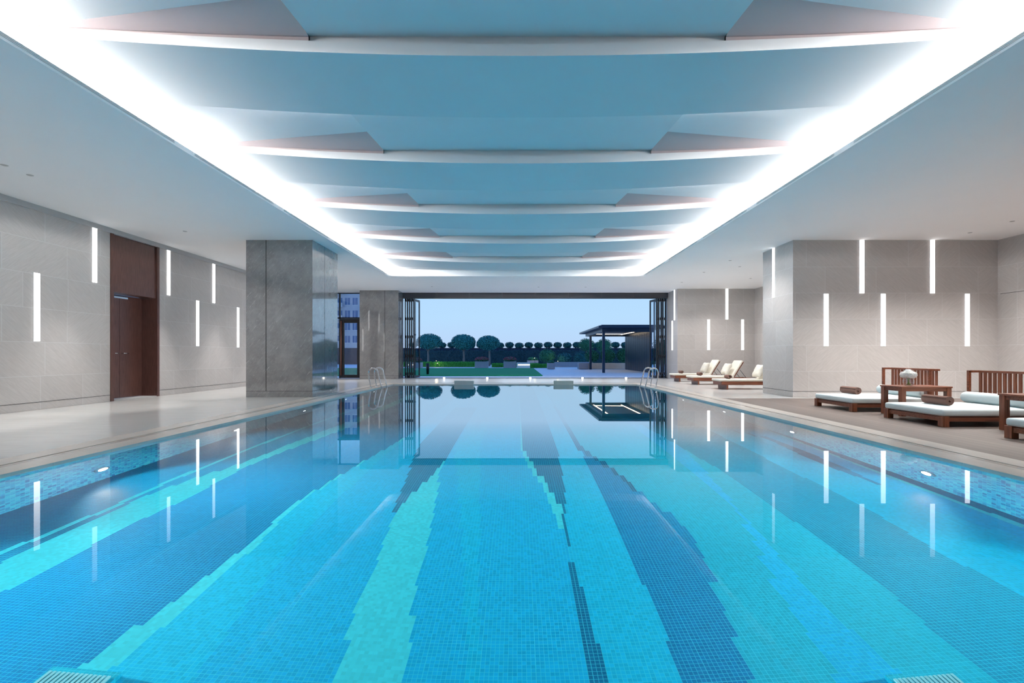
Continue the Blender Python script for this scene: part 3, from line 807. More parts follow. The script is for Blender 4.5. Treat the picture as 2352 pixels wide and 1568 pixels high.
# ------------------------------------------------------------------ underwater lights
ORD = ('nearest', 'second nearest', 'third nearest', 'fourth nearest', 'fifth nearest', 'sixth nearest', 'farthest')
for side, X, s in (('left', PX0, 1), ('right', PX1, -1)):
    for k in range(7):
        Y = (2.67 if s > 0 else 2.52) + 2.4 * k - 2.4 * 0
        if Y > PY1 - .3: continue
        t = thing('pool_light', 'round white underwater light in the %s pool wall, %s in its row' % (side, ORD[k]), 'pool light', (X, Y, -0.82), 0, 'underwater lights in the pool walls')
        m = MB()
        prof = [(.0, 0), (.085, 0), (.095, .008), (.09, .02), (.062, .022)]
        n_ = 20
        rings = [[m.bm.verts.new((s * z, r * math.cos(2 * math.pi * k2 / n_), r * math.sin(2 * math.pi * k2 / n_))) for k2 in range(n_)] for r, z in [(max(r, .001), z) for r, z in prof]]
        for i in range(len(rings) - 1):
            for q in range(n_): m.bm.faces.new((rings[i][q], rings[i][(q + 1) % n_], rings[i + 1][(q + 1) % n_], rings[i + 1][q]))
        m.build('ring', M['steel'], t)
        m = MB(); m.bm.faces.new([m.bm.verts.new((s * .024, .06 * math.cos(2 * math.pi * q / 20), .06 * math.sin(2 * math.pi * q / 20))) for q in range(20)])
        m.build('lens', M['spotlens'], t)
        l = light('pool_spot', 'SPOT', (s * .05, 0, 0), POOL_SPOT_W, (0.93, 0.98, 1.0), t, spot_size=math.radians(135), spot_blend=1.0, shadow_soft_size=.05)
        aim(l, (s, 0, -.22))
        l = light('pool_beam', 'SPOT', (s * .05, 0, 0), POOL_SPOT_W * .55, (0.95, 0.98, 1.0), t, spot_size=math.radians(58), spot_blend=1.0, shadow_soft_size=.05)
        aim(l, (s, 0, -.42))

# ------------------------------------------------------------------ recessed ceiling fittings, downlights and added fill spots
FIT = (((10, 379), 'at the far left edge, above the left wall'), ((69, 402), 'above the left wall, before the wooden door'), ((425, 531), 'above the right side of the wooden door'),
       ((992, 658), 'left end of the row above the garden opening'), ((1237, 659), 'middle of the row above the garden opening'), ((1345, 659), 'right end of the row above the garden opening'),
       ((1566, 648), 'above the right folded glass doors'), ((1617, 625), 'left one above the sun loungers'), ((1677, 598), 'nearest one above the sun loungers'),
       ((1699, 612), 'just behind the nearest one above the sun loungers'), ((1724, 639), 'farthest right above the sun loungers'), ((2228, 534), 'above the wall of the daybeds'), ((2325, 508), 'at the right edge, above the daybeds'))
for (px, py), wh in FIT:
    s = (CY - py) / 2.76
    t = thing('recessed_spotlight', 'small round ceiling fitting ' + wh, 'ceiling light', ((px - CX) / s, FPX / s, CEIL), 0, 'small fittings in the flat ceiling')
    m = MB(); m.lathe([(.0, -.004), (.035, -.006), (.045, -.001)], n=14); m.build('ring', M['grey_cap'], t)
dn = 0
for x, y_, w in [(-8.0, 4.7, 1), (-8.0, 7.1, 1), (-8.0, 9.4, 1), (-8.0, 12.0, 1), (-8.0, 14.3, 1), (-8.0, 16.6, 1), (-7.2, 19.0, .6),
                 (6.3, 14.2, .7), (6.3, 16.6, .5), (8.2, 15.4, .4), (8.2, 18.4, .4), (-3, 19.4, .6), (0, 19.4, .6), (3, 19.4, .6), (5.6, 9.0, .5), (5.6, 6.6, .5), (5.6, 4.2, .5), (9.2, 8.6, .6), (9.2, 6.2, .6)]:
    l = light('ceiling_spot', 'SPOT', (x, y_, CEIL - .02), DOWNLIGHT_W * w, (1, .97, .93), None, spot_size=math.radians(50), spot_blend=.7, shadow_soft_size=.06)  # downlights behind the floor glows, plus unseen extras added to light the deck

for x, y_ in [(-6.7, -2), (-6.4, 2), (-6.3, 6), (-6.3, 10), (-6.6, 15), (-7, 19), (6.6, -2), (7.2, 2), (8.6, 5.5), (7.2, 9.3), (8.8, 9.3), (10.3, 9.3), (8.9, 7.4), (5.4, 12.4), (8, 15), (8, 18.5), (5.6, 16), (-2, 19.6), (2, 19.6), (5.2, 19.6), (0, -4)]:  # added fill: unseen wide spots without fittings that brighten the room
    light('ceiling_fill', 'SPOT', (x, y_, CEIL - .02), FILL_W * (.62 if x < -5 else 1.2 if 8 < y_ < 11 and x > 7 else .7 if x > 5 and y_ > 12 else 1), (1, .965, .93), None, spot_size=2 * min(math.radians(66), math.atan(math.hypot(x, y_) / 4.82) - .05 if y_ > 0 else 1.1), spot_blend=.8, shadow_soft_size=.12)

# in-floor lights along the opening
for i, px in enumerate((1020, 1119, 1218, 1338, 1438)):
    t = thing('floor_light', 'tiny floor light at the foot of the garden opening, %s from left' % ('first', 'second', 'third', 'fourth', 'fifth')[i], 'floor light', ((px - CX) / 52.4, 21.38, 0), 0, 'small lights along the door track')
    m = MB(); m.box(-.05, .05, 0, .05, 0, .045, .008); m.build('housing', M['steel'], t)
    m = MB(); m.box(-.038, .038, -.006, .0, .008, .04); m.build('lens', M['stepled'], t)

# ------------------------------------------------------------------ pool ladders
def ladder(x, s, y0, label):
    """s = +1: pool lies towards +x from the edge"""
    t = thing('pool_ladder', label, 'ladder', (x, y0, 0), 0, 'stainless steel pool ladders')
    for dy in (0, .62):
        pts = [(0, 0), (-.02 * s, .10), (-.06 * s, .30), (-.07 * s, .44)]
        c = (.06 * s, .46)
        for a in range(0, 181, 20):
            r_ = .145
            pts.append((.075 * s - r_ * s * math.cos(math.radians(a)), .46 + r_ * math.sin(math.radians(a))))
        pts += [(.25 * s, .32), (.30 * s, .12), (.34 * s, 0.0), (.36 * s, -.3), (.36 * s, -.75)]
        m = MB(); m.tube([(p[0], dy, p[1]) for p in pts], .021, 12); r_o = m.build('rail', M['steel'], t)
        m = MB(); m.lathe([(.045, 0), (.045, .012), (.022, .02)], (0, dy, 0), 16); m.build('flange', M['steel'], r_o)
    for z in (-.2, -.45, -.7):
        m = MB(); m.box(.36 * s - .04, .36 * s + .04, .02, .60, z - .015, z + .015, .006); m.build('step', M['steel'], t)
ladder(PX0 - .22, 1, 15.15, 'stainless steel pool ladder at the left edge of the pool')
ladder(PX1 + .16, -1, 15.15, 'stainless steel pool ladder at the right edge of the pool')

# stone spouts at the far edge, ribbed blocks on the pool floor
for x0, x1, w in ((-2.2, -1.52, 'left'), (1.27, 1.96, 'right')):
    m = MB(); m.box(x0, x1, 17.0, 17.12, 0.0, .12, .006)
    tag(m.build('stone_block', M['coping']), 'low pale stone block on the far pool edge, %s of two' % w, 'block', 'stone blocks on the far pool edge')
for x0, x1, w in ((-2.32, -1.98, 'left'), (1.84, 2.17, 'right')):
    t = thing('drain_block', 'ribbed turquoise grate on the pool floor, bottom %s of the photo' % w, 'grate', ((x0 + x1) / 2, 2.22, ZB), 0, 'ribbed grate blocks on the pool floor')
    hw = (x1 - x0) / 2
    m = MB(); m.box(-hw, hw, -.22, .22, 0, .035); m.build('base', M_TILES[TQ], t)
    m = MB()
    for r_ in range(4):
        for c_ in range(14):
            xx = -hw + .015 + c_ * (2 * hw - .03) / 14; yy = -.20 + r_ * .10
            m.box(xx, xx + .014, yy, yy + .085, .035, .047)
    m.build('ribs', M['ribs'], t)

# ------------------------------------------------------------------ furniture
def rounded(m, x0, x1, y0, y1, z0, z1, r=.03, seg=4, crown=0.0):
    b = bmesh.new()
    vs = [b.verts.new((x, y, z)) for x in (x0, x1) for y in (y0, y1) for z in (z0, z1)]
    for f in [(0, 1, 3, 2), (4, 6, 7, 5), (0, 4, 5, 1), (2, 3, 7, 6), (0, 2, 6, 4), (1, 5, 7, 3)]: b.faces.new([vs[i] for i in f])
    bmesh.ops.bevel(b, geom=list(b.edges), offset=r, segments=seg, profile=.5, affect='EDGES')
    if crown:
        bmesh.ops.subdivide_edges(b, edges=[e for e in b.edges if e.calc_length() > .3], cuts=8, use_grid_fill=True)
        for v in b.verts:
            if v.co.z > (z0 + z1) / 2:
                u = (v.co.x - x0) / (x1 - x0) * 2 - 1; w = (v.co.y - y0) / (y1 - y0) * 2 - 1
                v.co.z += crown * max(0, 1 - u ** 4) * max(0, 1 - w ** 4)
    for f in b.faces: f.smooth = True
    m.merge(b)

def make_daybed():
    t = thing('daybed', '', 'daybed', (0, 0, 0), 0, 'slatted wooden daybeds on the deck')
    W, L = 1.10, 1.56
    # origin: foot corner nearest the camera; the bed runs away from the pool (+x) and away from the camera (+y)
    m = MB()
    m.box(.02, L, 0.02, .055, .075, .135, .004); m.box(.02, L, W - .055, W - .02, .075, .135, .004)
    m.box(.02, .055, 0.02, W - .02, .075, .135, .004); m.box(L - .035, L, .02, W - .02, .075, .135, .004)
    m.box(.05, L - .03, .05, W - .05, .12, .145)
    m.build('frame', M['teak'], t)
    for x in (0, L - .09):
        for y_ in (0, W - .09):
            m = MB(); m.box(x, x + .09, y_, y_ + .09, 0, .15, .004); m.build('leg', M['teak_z'], t)
    m = MB(); rounded(m, .005, L - .17, .005, W - .005, .15, .245, .028, 4, .012); m.build('mattress', M['cushion'], t)
    # headboard: three-sided slatted screen
    hb = MB(); H = .76; X1 = L - .03
    hb.box(X1 - .02, X1 + .02, -.01, W + .01, H - .035, H, .003); hb.box(X1 - .02, X1 + .02, 0, W, .14, .19)
    for y_ in (-.01, W - .03):
        hb.box(X1 - .17, X1, y_, y_ + .04, H - .035, H, .003)
        hb.box(X1 - .18, X1 - .14, y_, y_ + .04, .02, H, .003)
    frame = hb.build('headboard', M['teak_y'], t)
    for k in range(14):
        yy = .03 + k * (W - .09) / 13
        m = MB(); m.box(X1 - .012, X1 + .012, yy, yy + .038, .17, H - .03); m.build('slat', M['teak_z'], frame)
    m = MB()
    prof = [(-.02, .0), (-.02, .045), (-.005, .075), (.03, .088)]
    pts, rr = [], []
    for dy, r_ in prof: pts.append((L - .27, dy + .03, .335)); rr.append(max(r_, .002))
    for dy, r_ in reversed(prof): pts.append((L - .27, W - .03 - dy, .335)); rr.append(max(r_, .002))
    # lathe along y
    n_ = 28; rings = []
    for (x, y_, z), r_ in zip(pts, rr):
        rings.append([m.bm.verts.new((x + r_ * math.cos(2 * math.pi * k / n_), y_, z + r_ * math.sin(2 * math.pi * k / n_))) for k in range(n_)])
    for i in range(len(rings) - 1):
        for k in range(n_):
            f = m.bm.faces.new((rings[i][k], rings[i][(k + 1) % n_], rings[i + 1][(k + 1) % n_], rings[i + 1][k])); f.smooth = True
    m.build('bolster', M['cushion'], t)
    return t
bed = make_daybed()
beds = [(8.63, 'wide pale aqua daybed farthest from the viewer, below the wall lights'), (6.79, 'wide pale aqua daybed in the middle, its towel nearest the viewer'),
        (4.84, 'daybed cut by the right edge of the photo')]
for i, (yy, lb) in enumerate(beds):
    if i == 0: bed.location = (5.93, yy, 0); bed['label'] = lb
    else: dup(bed, (5.93, yy, 0), 0, lb)

def make_table(Lx, Wy, H):
    t = thing('side_table', '', 'table', (0, 0, 0), 0, 'wooden side tables between the daybeds')
    m = MB(); m.box(-.01, Lx + .01, -.01, Wy + .01, H - .025, H, .003); m.build('tabletop', M['teak'], t)
    m = MB(); m.box(.02, Lx - .02, .015, .035, H - .08, H - .025); m.box(.02, Lx - .02, Wy - .035, Wy - .015, H - .08, H - .025)
    m.box(.015, .035, .02, Wy - .02, H - .08, H - .025); m.box(Lx - .035, Lx - .015, .02, Wy - .02, H - .08, H - .025); m.build('apron', M['teak'], t)
    for x in (0, Lx - .075):
        for y_ in (0, Wy - .075):
            m = MB(); m.box(x, x + .075, y_, y_ + .075, 0, H - .025, .003); m.build('leg', M['teak_z'], t)
    return t
tb = make_table(.82, .46, .49)
tb.location = (6.30, 7.99, 0); tb['label'] = 'low wooden side table holding the flower vase between two daybeds'
dup(tb, (6.50, 6.12, 0), 0, 'low wooden side table cut by the right edge of the photo, nothing on it')

def make_towel(L, r):
    t = thing('towel_roll', '', 'towel', (0, 0, 0), 0, 'rolled brown towels')
    m = MB(); th = .0085; turns = (r - .016) / .0165
    N_ = 110; a_in, a_out = [], []
    for i in range(N_ + 1):
        q = i / N_; ang = q * turns * 2 * math.pi; rad = .016 + (r - .016 - .004) * q
        wob = 1 + .03 * math.sin(3 * ang)
        a_in.append(((rad - th * .62) * wob * math.cos(ang), (rad - th * .62) * wob * math.sin(ang)))
        a_out.append(((rad + th * .62) * wob * math.cos(ang), (rad + th * .62) * wob * math.sin(ang)))
    rings = []
    for yy, sc in ((0, .97), (.012, 1.0), (L - .012, 1.0), (L, .97)):
        rings.append(([m.bm.verts.new((x * sc, yy, z * sc)) for x, z in a_in], [m.bm.verts.new((x * sc, yy, z * sc)) for x, z in a_out]))
    for i in range(3):
        for k in range(N_):
            for w in (0, 1):
                f = m.bm.faces.new((rings[i][w][k], rings[i][w][k + 1], rings[i + 1][w][k + 1], rings[i + 1][w][k])); f.smooth = True
        for k in (0, N_): m.bm.faces.new((rings[i][0][k], rings[i][1][k], rings[i + 1][1][k], rings[i + 1][0][k]))
    for i in (0, 3):
        for k in range(N_): m.bm.faces.new((rings[i][0][k], rings[i][0][k + 1], rings[i][1][k + 1], rings[i][1][k]))
    m.build('rolled_cloth', M['towel'], t)
    return t
tw = make_towel(.44, .072)
tw.location = (6.46, 9.24, .255 + .071); tw['label'] = 'rolled brown towel on the farthest daybed'
dup(tw, (6.37, 7.18, .255 + .071), 0, 'rolled brown towel on the middle daybed, largest in the photo')

# vase with white hydrangea
VX, VY, VZ = 6.58, 8.20, .49
t = thing('flower_vase', 'round clear glass vase of white hydrangea on the side table', 'vase', (VX, VY, VZ))
m = MB(); m.lathe([(.0, .002), (.04, .002), (.062, .02), (.078, .06), (.076, .095), (.062, .125), (.058, .135), (.060, .135), (.065, .124), (.080, .095), (.082, .06), (.066, .016), (.042, 0), (0, 0)], n=32)
m.build('bowl', M['bowl'], t)
m = MB(); rs = random.Random(5)
for k in range(9):
    a = k * .7; m.tube([(.03 * math.cos(a + 2), .03 * math.sin(a + 2), .012), (.0, .0, .08), (.05 * math.cos(a), .05 * math.sin(a), .17)], .0035, 6)
m.build('stems', M['stem'], t)
m = MB()
heads = [(0, 0, .215, .07)] + [(.062 * math.cos(a), .062 * math.sin(a), .185 + .012 * math.sin(3 * a), .058) for a in [k * math.pi / 3 for k in range(6)]]
for hx, hy, hz, hr in heads:
    bmesh_s = bmesh.new(); bmesh.ops.create_icosphere(bmesh_s, subdivisions=2, radius=hr * .86)
    for v in bmesh_s.verts: v.co = v.co * rs.uniform(.94, 1.05) + Vector((hx, hy, hz))
    m.merge(bmesh_s)
    for _ in range(80):
        d = Vector((rs.gauss(0, 1), rs.gauss(0, 1), rs.gauss(0, 1))).normalized(); c = Vector((hx, hy, hz)) + d * hr
        a = d.orthogonal().normalized(); b = d.cross(a); ph = rs.uniform(0, 6)
        for q in range(4):
            e = math.cos(ph + q * math.pi / 2) * a + math.sin(ph + q * math.pi / 2) * b; f2 = d.cross(e)
            m.bm.faces.new([m.bm.verts.new(p) for p in (c, c + e * .009 + f2 * .006 + d * .002, c + e * .014 + d * .003, c + e * .009 - f2 * .006 + d * .002)])
m.build('blossoms', M['white_petal'], t, recalc=False)

# far sun loungers
def make_lounger():
    t = thing('sun_lounger', '', 'sun lounger', (0, 0, 0), 0, 'sun loungers by the far wall')
    W, L = .62, 2.02
    m = MB()
    m.box(0.05, L, 0, .035, .13, .235, .004); m.box(0.05, L, W - .035, W, .13, .235, .004); m.box(.05, .085, .035, W - .035, .13, .235); m.box(L - .035, L, .035, W - .035, .13, .235)
    m.box(.08, 1.42, .03, W - .03, .19, .21)
    m.build('frame', M['teak'], t)
    for x in (.20, 1.72):
        m = MB(); m.box(x, x + .05, .0, W, 0, .13, .004); m.build('leg', M['teak_y'], t)
    m = MB(); rounded(m, 0.0, 1.44, .0, W, .235, .30, .022, 3); m.build('mattress', M['cream'], t)
    ang = math.radians(-58)
    rot = Matrix.Rotation(ang, 3, 'Y')
    m = MB(); b = MB()
    rounded(b, 0, .66, 0, W, .02, .085, .022, 3)
    bmesh.ops.rotate(b.bm, verts=b.bm.verts, cent=(0, 0, 0), matrix=rot); bmesh.ops.translate(b.bm, verts=b.bm.verts, vec=(1.42, 0, .23))
    m.merge(b.bm)
    for f in m.bm.faces: f.smooth = True
    bk = m.build('back_cushion', M['cream'], t)
    m = MB(); b = MB(); b.box(0, .64, .01, .045, -.012, .018); b.box(0, .64, W - .045, W - .01, -.012, .018); b.box(.60, .64, .04, W - .04, -.012, .018); b.box(.3, .34, .04, W - .04, -.012, .018)
    bmesh.ops.rotate(b.bm, verts=b.bm.verts, cent=(0, 0, 0), matrix=rot); bmesh.ops.translate(b.bm, verts=b.bm.verts, vec=(1.42, 0, .23))
    m.merge(b.bm); m.build('back_frame', M['teak'], t)
    m = MB()
    for y_ in (.06, W - .06): m.tube([(1.66, y_, .50), (1.90, y_, .20)], .008, 6)
    m.build('back_prop', M['black'], t)
    return t
def make_pillow():
    t = thing('throw_pillow', '', 'pillow', (0, 0, 0), 0, 'cream pillows on the sun loungers')
    m = MB(); n_ = 16; g = {}
    for sgn in (1, -1):
        for i in range(n_ + 1):
            for j in range(n_ + 1):
                u, v = i / n_ * 2 - 1, j / n_ * 2 - 1
                th = .085 * (max(0, 1 - u ** 4) ** .5) * (max(0, 1 - v ** 4) ** .5)
                pinch = 1 - .07 * (1 - abs(u) ** 2) * abs(v) - 0
                pinch2 = 1 - .07 * (1 - abs(v) ** 2) * abs(u)
                edge = i in (0, n_) or j in (0, n_)
                key = (i, j) if edge else (i, j, sgn)
                if key not in g: g[key] = m.bm.verts.new((sgn * th + .004 * math.sin(9 * v + 5 * u) * (not edge), u * .23 * pinch2, v * .21 * pinch))
        for i in range(n_):
            for j in range(n_):
                f = m.bm.faces.new([g[(a, b)] if (a in (0, n_) or b in (0, n_)) else g[(a, b, sgn)] for a, b in ((i, j), (i + 1, j), (i + 1, j + 1), (i, j + 1))]); f.smooth = True
    m.build('cover', M['cream'], t)
    return t
lg = make_lounger(); pl = make_pillow(); tw2 = make_towel(.30, .062)
LS = [(5.98, 18.60, 'farthest of the three'), (5.96, 16.62, 'middle of the three'), (5.95, 14.32, 'nearest of the three, partly behind the alcove wall')]
for i, (lx, ly, w) in enumerate(LS):
    L1 = 'cream cushioned sun lounger with raised back, ' + w
    L2 = 'cream pillow leaning on the sun lounger that is ' + w.split(',')[0]
    L3 = 'rolled brown towel on the sun lounger that is ' + w.split(',')[0]
    pp = (lx + 1.30, ly + .31, .30 + .235); tp = (lx + .36, ly + .12, .303 + .064)
    if i == 0:
        lg.location = (lx, ly, 0); lg['label'] = L1; pl.location = pp; pl.rotation_euler = (0, .45, 0); pl['label'] = L2; tw2.location = tp; tw2['label'] = L3
    else:
        dup(lg, (lx, ly, 0), 0, L1); q = dup(pl, pp, None, L2); q.rotation_euler = (0, .45, 0); q = dup(tw2, tp, 0, L3)
        q['group'] = 'rolled brown towels'

# ------------------------------------------------------------------ garden
ZG = -0.02
m = MB(); m.box(-60, 60, YO + .3, 75, -.4, ZG - .01)
struct(m.build('terrace', M['paving']), 'pale paving of the roof terrace')
m = MB(); m.box(-16, 1.26, 24.3, 38.2, ZG - .01, .015)
g = m.build('lawn', M['lawn']); 
gl_ = MB(); rg = random.Random(9)
def gp(): return (rg.uniform(-12, 1.24), 24.3 + 18.6 * rg.random() ** 1.5, .03), (0, 0, 1)
g['kind'] = 'stuff'; g['label'] = 'short green lawn beyond the opening'; g['category'] = 'lawn'
gl_.bm.free()

def ell_crown(m, c, rx, ry, rz, count, size, rnd, inner=.72):
    b = bmesh.new(); bmesh.ops.create_icosphere(b, subdivisions=3, radius=1)
    for v in b.verts:
        k = inner * (1 + .12 * rnd.uniform(-1, 1)); v.co = Vector((c[0] + v.co.x * rx * k, c[1] + v.co.y * ry * k, c[2] + v.co.z * rz * k))
    m.merge(b)
    def fn():
        d = Vector((rnd.gauss(0, 1), rnd.gauss(0, 1), rnd.gauss(0, 1))).normalized(); k = rnd.uniform(inner, 1.02)
        return (c[0] + d.x * rx * k, c[1] + d.y * ry * k, c[2] + d.z * rz * k), d
    m.leaves(fn, count, size, rnd)
for i, (cx, cy, w, hh, bx, lab) in enumerate(((986, 784.5, 29.5, 17.5, 983, 'left one, above the dark bollard'), (1064, 785.5, 28.5, 17.5, 1065, 'middle one'), (1122, 787.5, 26.5, 16.5, 1124, 'right one, beside the flower planter'))):
    Y = 45.5; s = FPX / Y
    X = (bx - CX) / s
    rr = random.Random(20 + i)
    t = thing('round_tree', 'clipped round-headed tree on the lawn, ' + lab, 'tree', (X, Y, 0), 0, 'clipped trees on the lawn')
    m = MB(); m.tube([(0, 0, 0), (.02, 0, .7), (.0, 0, 1.5), (.05, 0, 2.0)], [.11, .09, .08, .05], 8)
    for a in range(5): m.tube([(0, 0, 1.35), (.5 * math.cos(a * 1.3), .5 * math.sin(a * 1.3), 2.0)], [.04, .02], 6)
    m.build('trunk', M['bark'], t)
    m = MB(); ell_crown(m, ((cx - bx) / s, 0, 1 + (CY - cy) / s), w / s, w / s, hh / s * 1.03, 3600, .075, rr, .80); m.build('crown', M['tree'], t, recalc=False)

# rear fence, hedge in front of it and the row of clipped trees behind
m = MB(); m.box(-40, 22, 56.0, 56.15, -.02, 1.86)
tag(m.build('garden_fence', M['fence']), 'dark solid fence closing the roof garden', 'fence')
rh = random.Random(31)
for i in range(30):
    X = -12.2 + i * 1.13
    if X > 14.5: break
    if i < 3:
        t = thing('hedge_tree', 'slim clipped hedge tree rising behind the dark fence', 'tree', (X, 57.2, 0), 0, 'row of clipped hedge trees behind the fence')
        m = MB(); m.tube([(0, 0, 0), (0.05, 0, 2.2)], [.05, .03], 5)
        for q in range(4): m.tube([(0, 0, 1.5), (.35 * math.cos(q * 1.7), .1, 2.3)], [.025, .015], 4)
        m.build('trunk', M['bark'], t)
        m = MB(); ell_crown(m, (0, 0, 2.24), .53, .35, .36, 620, .085, rh, .72); m.build('crown', M['hedge'], t, recalc=False)
        if i == 0: protos = []
        protos.append(t)
    else: dup(protos[i % 3], (X, 57.2, -rh.uniform(0, .1)), rh.choice((0, math.pi)), None)
m = MB()
def hp(): return (rh.uniform(-14, 15), 54.2 + rh.uniform(-.35, .35), rh.uniform(.1, 1.62)), (0, -1, .3)
m.box(-14, 15, 54.1, 54.6, 0, 1.5); m.leaves(hp, 9000, .09, rh)
tag(m.build('hedge', M['darkhedge'], recalc=False), 'dark leafy hedge running along the garden fence', 'hedge', kind='stuff')
# bright low hedges
for (xa, xb, ya, yb, h, lab) in ((-10.4, -2.6, 43.1, 44.1, .42, 'long bright green low hedge at the back of the lawn'), (-2.2, 2.0, 42.0, 43.6, .30, 'short bright green low hedge behind the planters, left of the terrace'),
                                  (.5, 2.6, 40.0, 41.6, .28, 'bright green low hedge right of the lit bench')):
    m = MB(); m.box(xa, xb, ya, yb, 0, h * .8)
    def lp(): return (rh.uniform(xa, xb), rh.uniform(ya - .1, yb), h * rh.uniform(.5, 1.05)), (0, -.6, .6)
    def lf(): return (rh.uniform(xa, xb), ya - .03, h * rh.uniform(.0, 1.0)), (0, -1, .1)
    m.leaves(lp, int(260 * (xb - xa)), .06, rh); m.leaves(lf, int(160 * (xb - xa)), .06, rh)
    tag(m.build('low_hedge', M['lowhedge'], recalc=False), lab, 'hedge', kind='stuff')

def planter(x0, x1, y0, y1, h, lab, flowers='flower', mat='planter', fh=.35):
    t = thing('planter_box', lab, 'planter', ((x0 + x1) / 2, (y0 + y1) / 2, 0), 0, 'planters on the terrace')
    w, d = (x1 - x0) / 2, (y1 - y0) / 2
    m = MB(); m.box(-w, w, -d, d, 0, h, .01)
    m.build('box', M[mat], t)
    if flowers:
        rp = random.Random(int(x0 * 100) + 5000)
        m = MB(); ell_crown(m, (0, 0, h + fh * .35), w * 1.02, d, fh * .65, 700, .05, rp, .6); pm = m.build('foliage', M['shrub'], t, recalc=False)
        if flowers == 'flower':
            m = MB()
            def fn():
                dd = Vector((rp.gauss(0, 1), rp.gauss(0, 1), abs(rp.gauss(0, 1)))).normalized(); return (dd.x * w * 1.08, dd.y * d, h + fh * .35 + dd.z * fh * .72), dd
            m.leaves(fn, 420, .045, rp); m.build('flowers', M['flower'], t, recalc=False)
planter(-3.36, -2.32, 38.6, 39.6, .52, 'square grey planter with red flowers beside the right round tree')
planter(-1.09, -.08, 38.6, 39.6, .52, 'square grey planter with red flowers left of the lit bench')
planter(-8.45, -7.6, 38.3, 39.3, .45, 'square grey planter with red flowers at the left end of the lawn')
planter(1.0, 2.1, 48.5, 49.6, .50, 'grey planter with green plants behind the lit bench', 'green')
planter(2.26, 2.80, 36.2, 37.2, .44, 'small grey planter at the corner of the low terrace wall', 'green', fh=.2)
# lit bench
t = thing('light_bench', 'white bench glowing from a horizontal light strip', 'bench', (.46, 38.4, 0))
m = MB(); m.box(-.50, .55, 0, .5, 0, .44, .01); m.build('seat_block', M['white_metal'], t)
m = MB(); m.box(-.40, .53, -.012, 0, .22, .29); m.build('light_strip', M['benchled'], t)
# bollard
t = thing('bollard', 'dark tapered bollard standing on the lawn edge', 'bollard', (-4.70, 25.6, .015))
m = MB(); m.lathe([(.0, 0), (.06, 0), (.095, .54), (.07, .545), (.0, .53)], n=18); m.build('body', M['black'], t)
m = MB(); m.lathe([(.0, .55), (.098, .55), (.098, .57), (0, .575)], n=18); m.build('cap', M['header'], t)
# terrace planter walls on the right
def tag_box(name, mat, b, lab, cat, bev=.01):
    m = MB(); m.box(*b, bev); return tag(m.build(name, M[mat]), lab, cat)
tag_box('planter_wall', 'planter', (2.8, 6.6, 42.5, 43.1, 0, .42), 'long low grey planter wall behind the terrace', 'planter')
tag_box('planter_wall', 'beige_stone', (5.30, 9.6, 36.3, 36.9, 0, .43), 'low beige stone planter wall behind the pergola', 'planter')
tag_box('planter_wall', 'planter', (4.55, 5.25, 35.9, 36.9, 0, .44), 'short grey planter wall left of the rear pergola post', 'planter')
rb = random.Random(77)
for i, (X, Y, rx, rz, zc, lab) in enumerate(((2.8, 45.5, .80, .65, .95, 'rounded reddish-topped shrub behind the grey planter wall'), (4.4, 45.3, .72, .5, .75, 'dark shrub behind the middle of the grey planter wall'),
        (5.9, 45.0, .72, .6, .75, 'dark shrub behind the right end of the grey planter wall'),
        (5.85, 38.2, .56, .50, .95, 'shrub seen between the two left pergola posts'), (7.1, 38.2, .60, .58, 1.0, 'rounded shrub under the middle of the pergola'), (8.4, 38.3, .62, .6, 1.0, 'shrub next to the pergola slats'),
        (9.6, 32.0, .9, 1.0, 1.25, 'tall shrub right of the pergola slats'), (6.6, 46.5, .8, .65, 2.0, 'tree crown above the shrubs under the pergola'), (8.2, 46.0, .8, .7, 1.9, 'bushy tree crown left of the pergola slats'))):
    t = thing('shrub', lab, 'shrub', (X, Y, 0), 0, 'shrubs round the terrace')
    m = MB(); m.tube([(0, 0, 0), (0, 0, zc)], .05, 6); m.build('stem', M['bark'], t)
    m = MB(); ell_crown(m, (0, 0, zc), rx, rx * .8, rz, 1500, .06, rb, .72); m.build('foliage', M['shrub'] if i not in (1, 2) else M['hedge'], t, recalc=False)
# garden spots
for x, y_, z, e, lab in ((-7.97, 44.6 + 3.4, .36, 26, 'small warm spotlight in the hedge between the left and middle round trees'), (1.72, 48.2, .62, 5, 'small green-lit spotlight in the planter behind the bench'),
                         (-7.0, 42.8, .2, 5, 'small spotlight at the left end of the bright low hedge'), (3.7, 44.4, .36, 8, 'small spotlight among the shrubs behind the grey planter wall')):
    t = thing('garden_spotlight', lab, 'spotlight', (x, y_, z))
    m = MB(); m.tube([(0, 0, -z - .03), (0, 0, .01)], .012, 6); m.build('stake', M['black'], t)
    m = MB(); m.lathe([(0, 0), (.05, 0), (.06, .10), (.0, .10)], n=12); m.build('housing', M['black'], t)
    m = MB(); m.lathe([(0, .105), (.045, .105), (.0, .125)], n=12); m.build('lens', M['gardenled'], t)
    light('garden_glow', 'POINT', (0, -.05, .25), e * 1.3, (1, .8, .4), t, shadow_soft_size=.05)

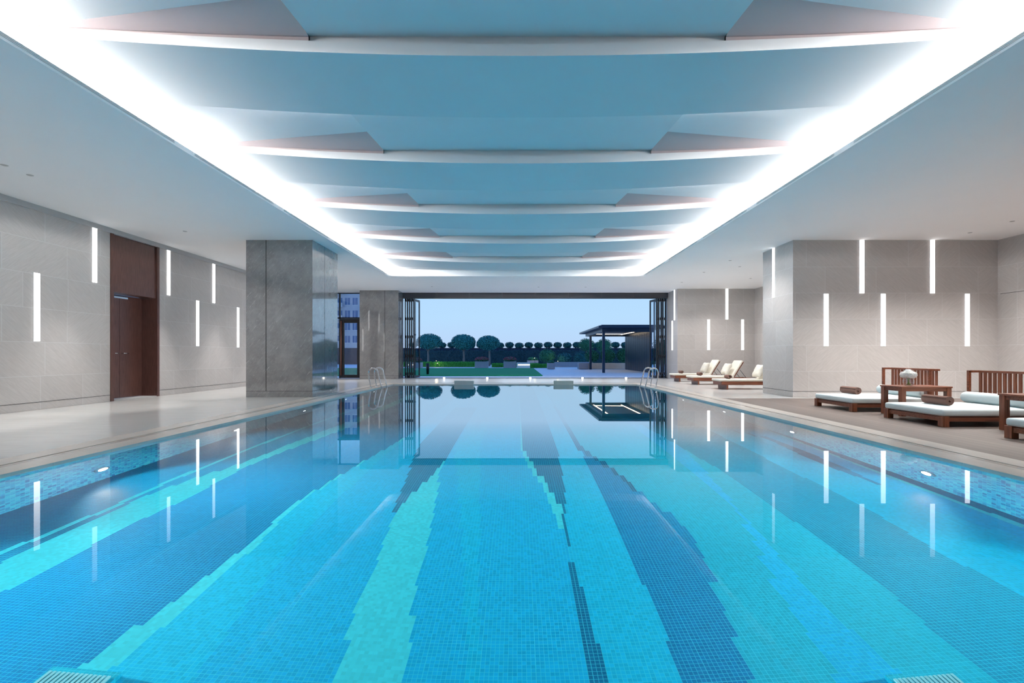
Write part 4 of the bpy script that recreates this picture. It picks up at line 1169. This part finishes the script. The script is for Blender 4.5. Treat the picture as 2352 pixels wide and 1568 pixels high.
# pergola
t = thing('pergola', 'dark steel garden pergola with flat roof and slatted side wall', 'pergola', (0, 0, 0))
for X, Y in ((5.10, 28.8), (5.35, 35.6), (7.9, 28.9), (8.0, 35.6)):
    m = MB(); m.box(X - .075, X + .075, Y - .075, Y + .075, ZG, 2.40, .005); m.build('post', M['pergola'], t)
m = MB(); m.box(4.70, 8.75, 28.1, 36.9, 2.60, 2.72, .01); m.build('roof', M['pergola'], t)
m = MB(); m.box(4.95, 8.45, 28.6, 36.2, 2.72, 2.80); m.build('roof_cap', M['pergola'], t)
m = MB(); m.box(5.0, 8.1, 28.7, 28.85, 2.38, 2.60); m.box(5.0, 8.1, 35.5, 35.7, 2.38, 2.60); m.box(5.0, 5.15, 28.85, 35.5, 2.38, 2.60); m.box(7.95, 8.1, 28.85, 35.5, 2.38, 2.60); m.build('beam', M['pergola'], t)
m = MB(); m.box(5.15, 7.95, 28.85, 35.5, 2.52, 2.60); so = m.build('soffit_board', M['soffit'], t)
m = MB(); m.box(5.5, 5.56, 29.6, 35.3, 2.50, 2.52); m.box(7.5, 7.56, 29.6, 35.3, 2.50, 2.52); m.box(5.5, 7.56, 34.6, 34.66, 2.50, 2.52); m.build('strip_light', M['warmled'], so)
m = MB()
for k in range(12):
    y0 = 29.1 + k * .54
    m.box(7.86, 7.92, y0, y0 + .50, ZG, 2.38, .004)
m.build('slat_wall', M['pergola'], t)

# apartment block far left, seen through the glazing
t = thing('apartment_block', 'tall pale apartment block seen through the glazing on the left', 'building', (-46, 112, 0))
m = MB(); m.box(-18, 12, 0, 14, -6, 17.6); m.box(-18.3, 12.3, -.3, 14.2, 17.6, 18.2); m.build('wall', M['towerwall'], t)
for fl in range(7):
    z = -2.4 + fl * 2.9
    for c_ in range(6):
        x = 1.2 + c_ * 1.75 if c_ < 4 else 1.2 + c_ * 1.75
        m = MB(); m.box(x, x + 1.15, -.06, 0, z + .5, z + 2.1); f = m.build('window', M['towerglass'], t)
        m = MB(); m.box(x + .55, x + .6, -.1, -.06, z + .5, z + 2.1); m.box(x - .06, x + 1.21, -.1, -.06, z + .42, z + .5); m.build('mullion', M['white_metal'], f)
    m = MB(); m.box(.9, 6.2, -1.1, 0, z - .1, z + .08); m.box(.9, 6.2, -1.1, -1.04, z + .08, z + .9)
    m.build('balcony', M['towerwall'], t)
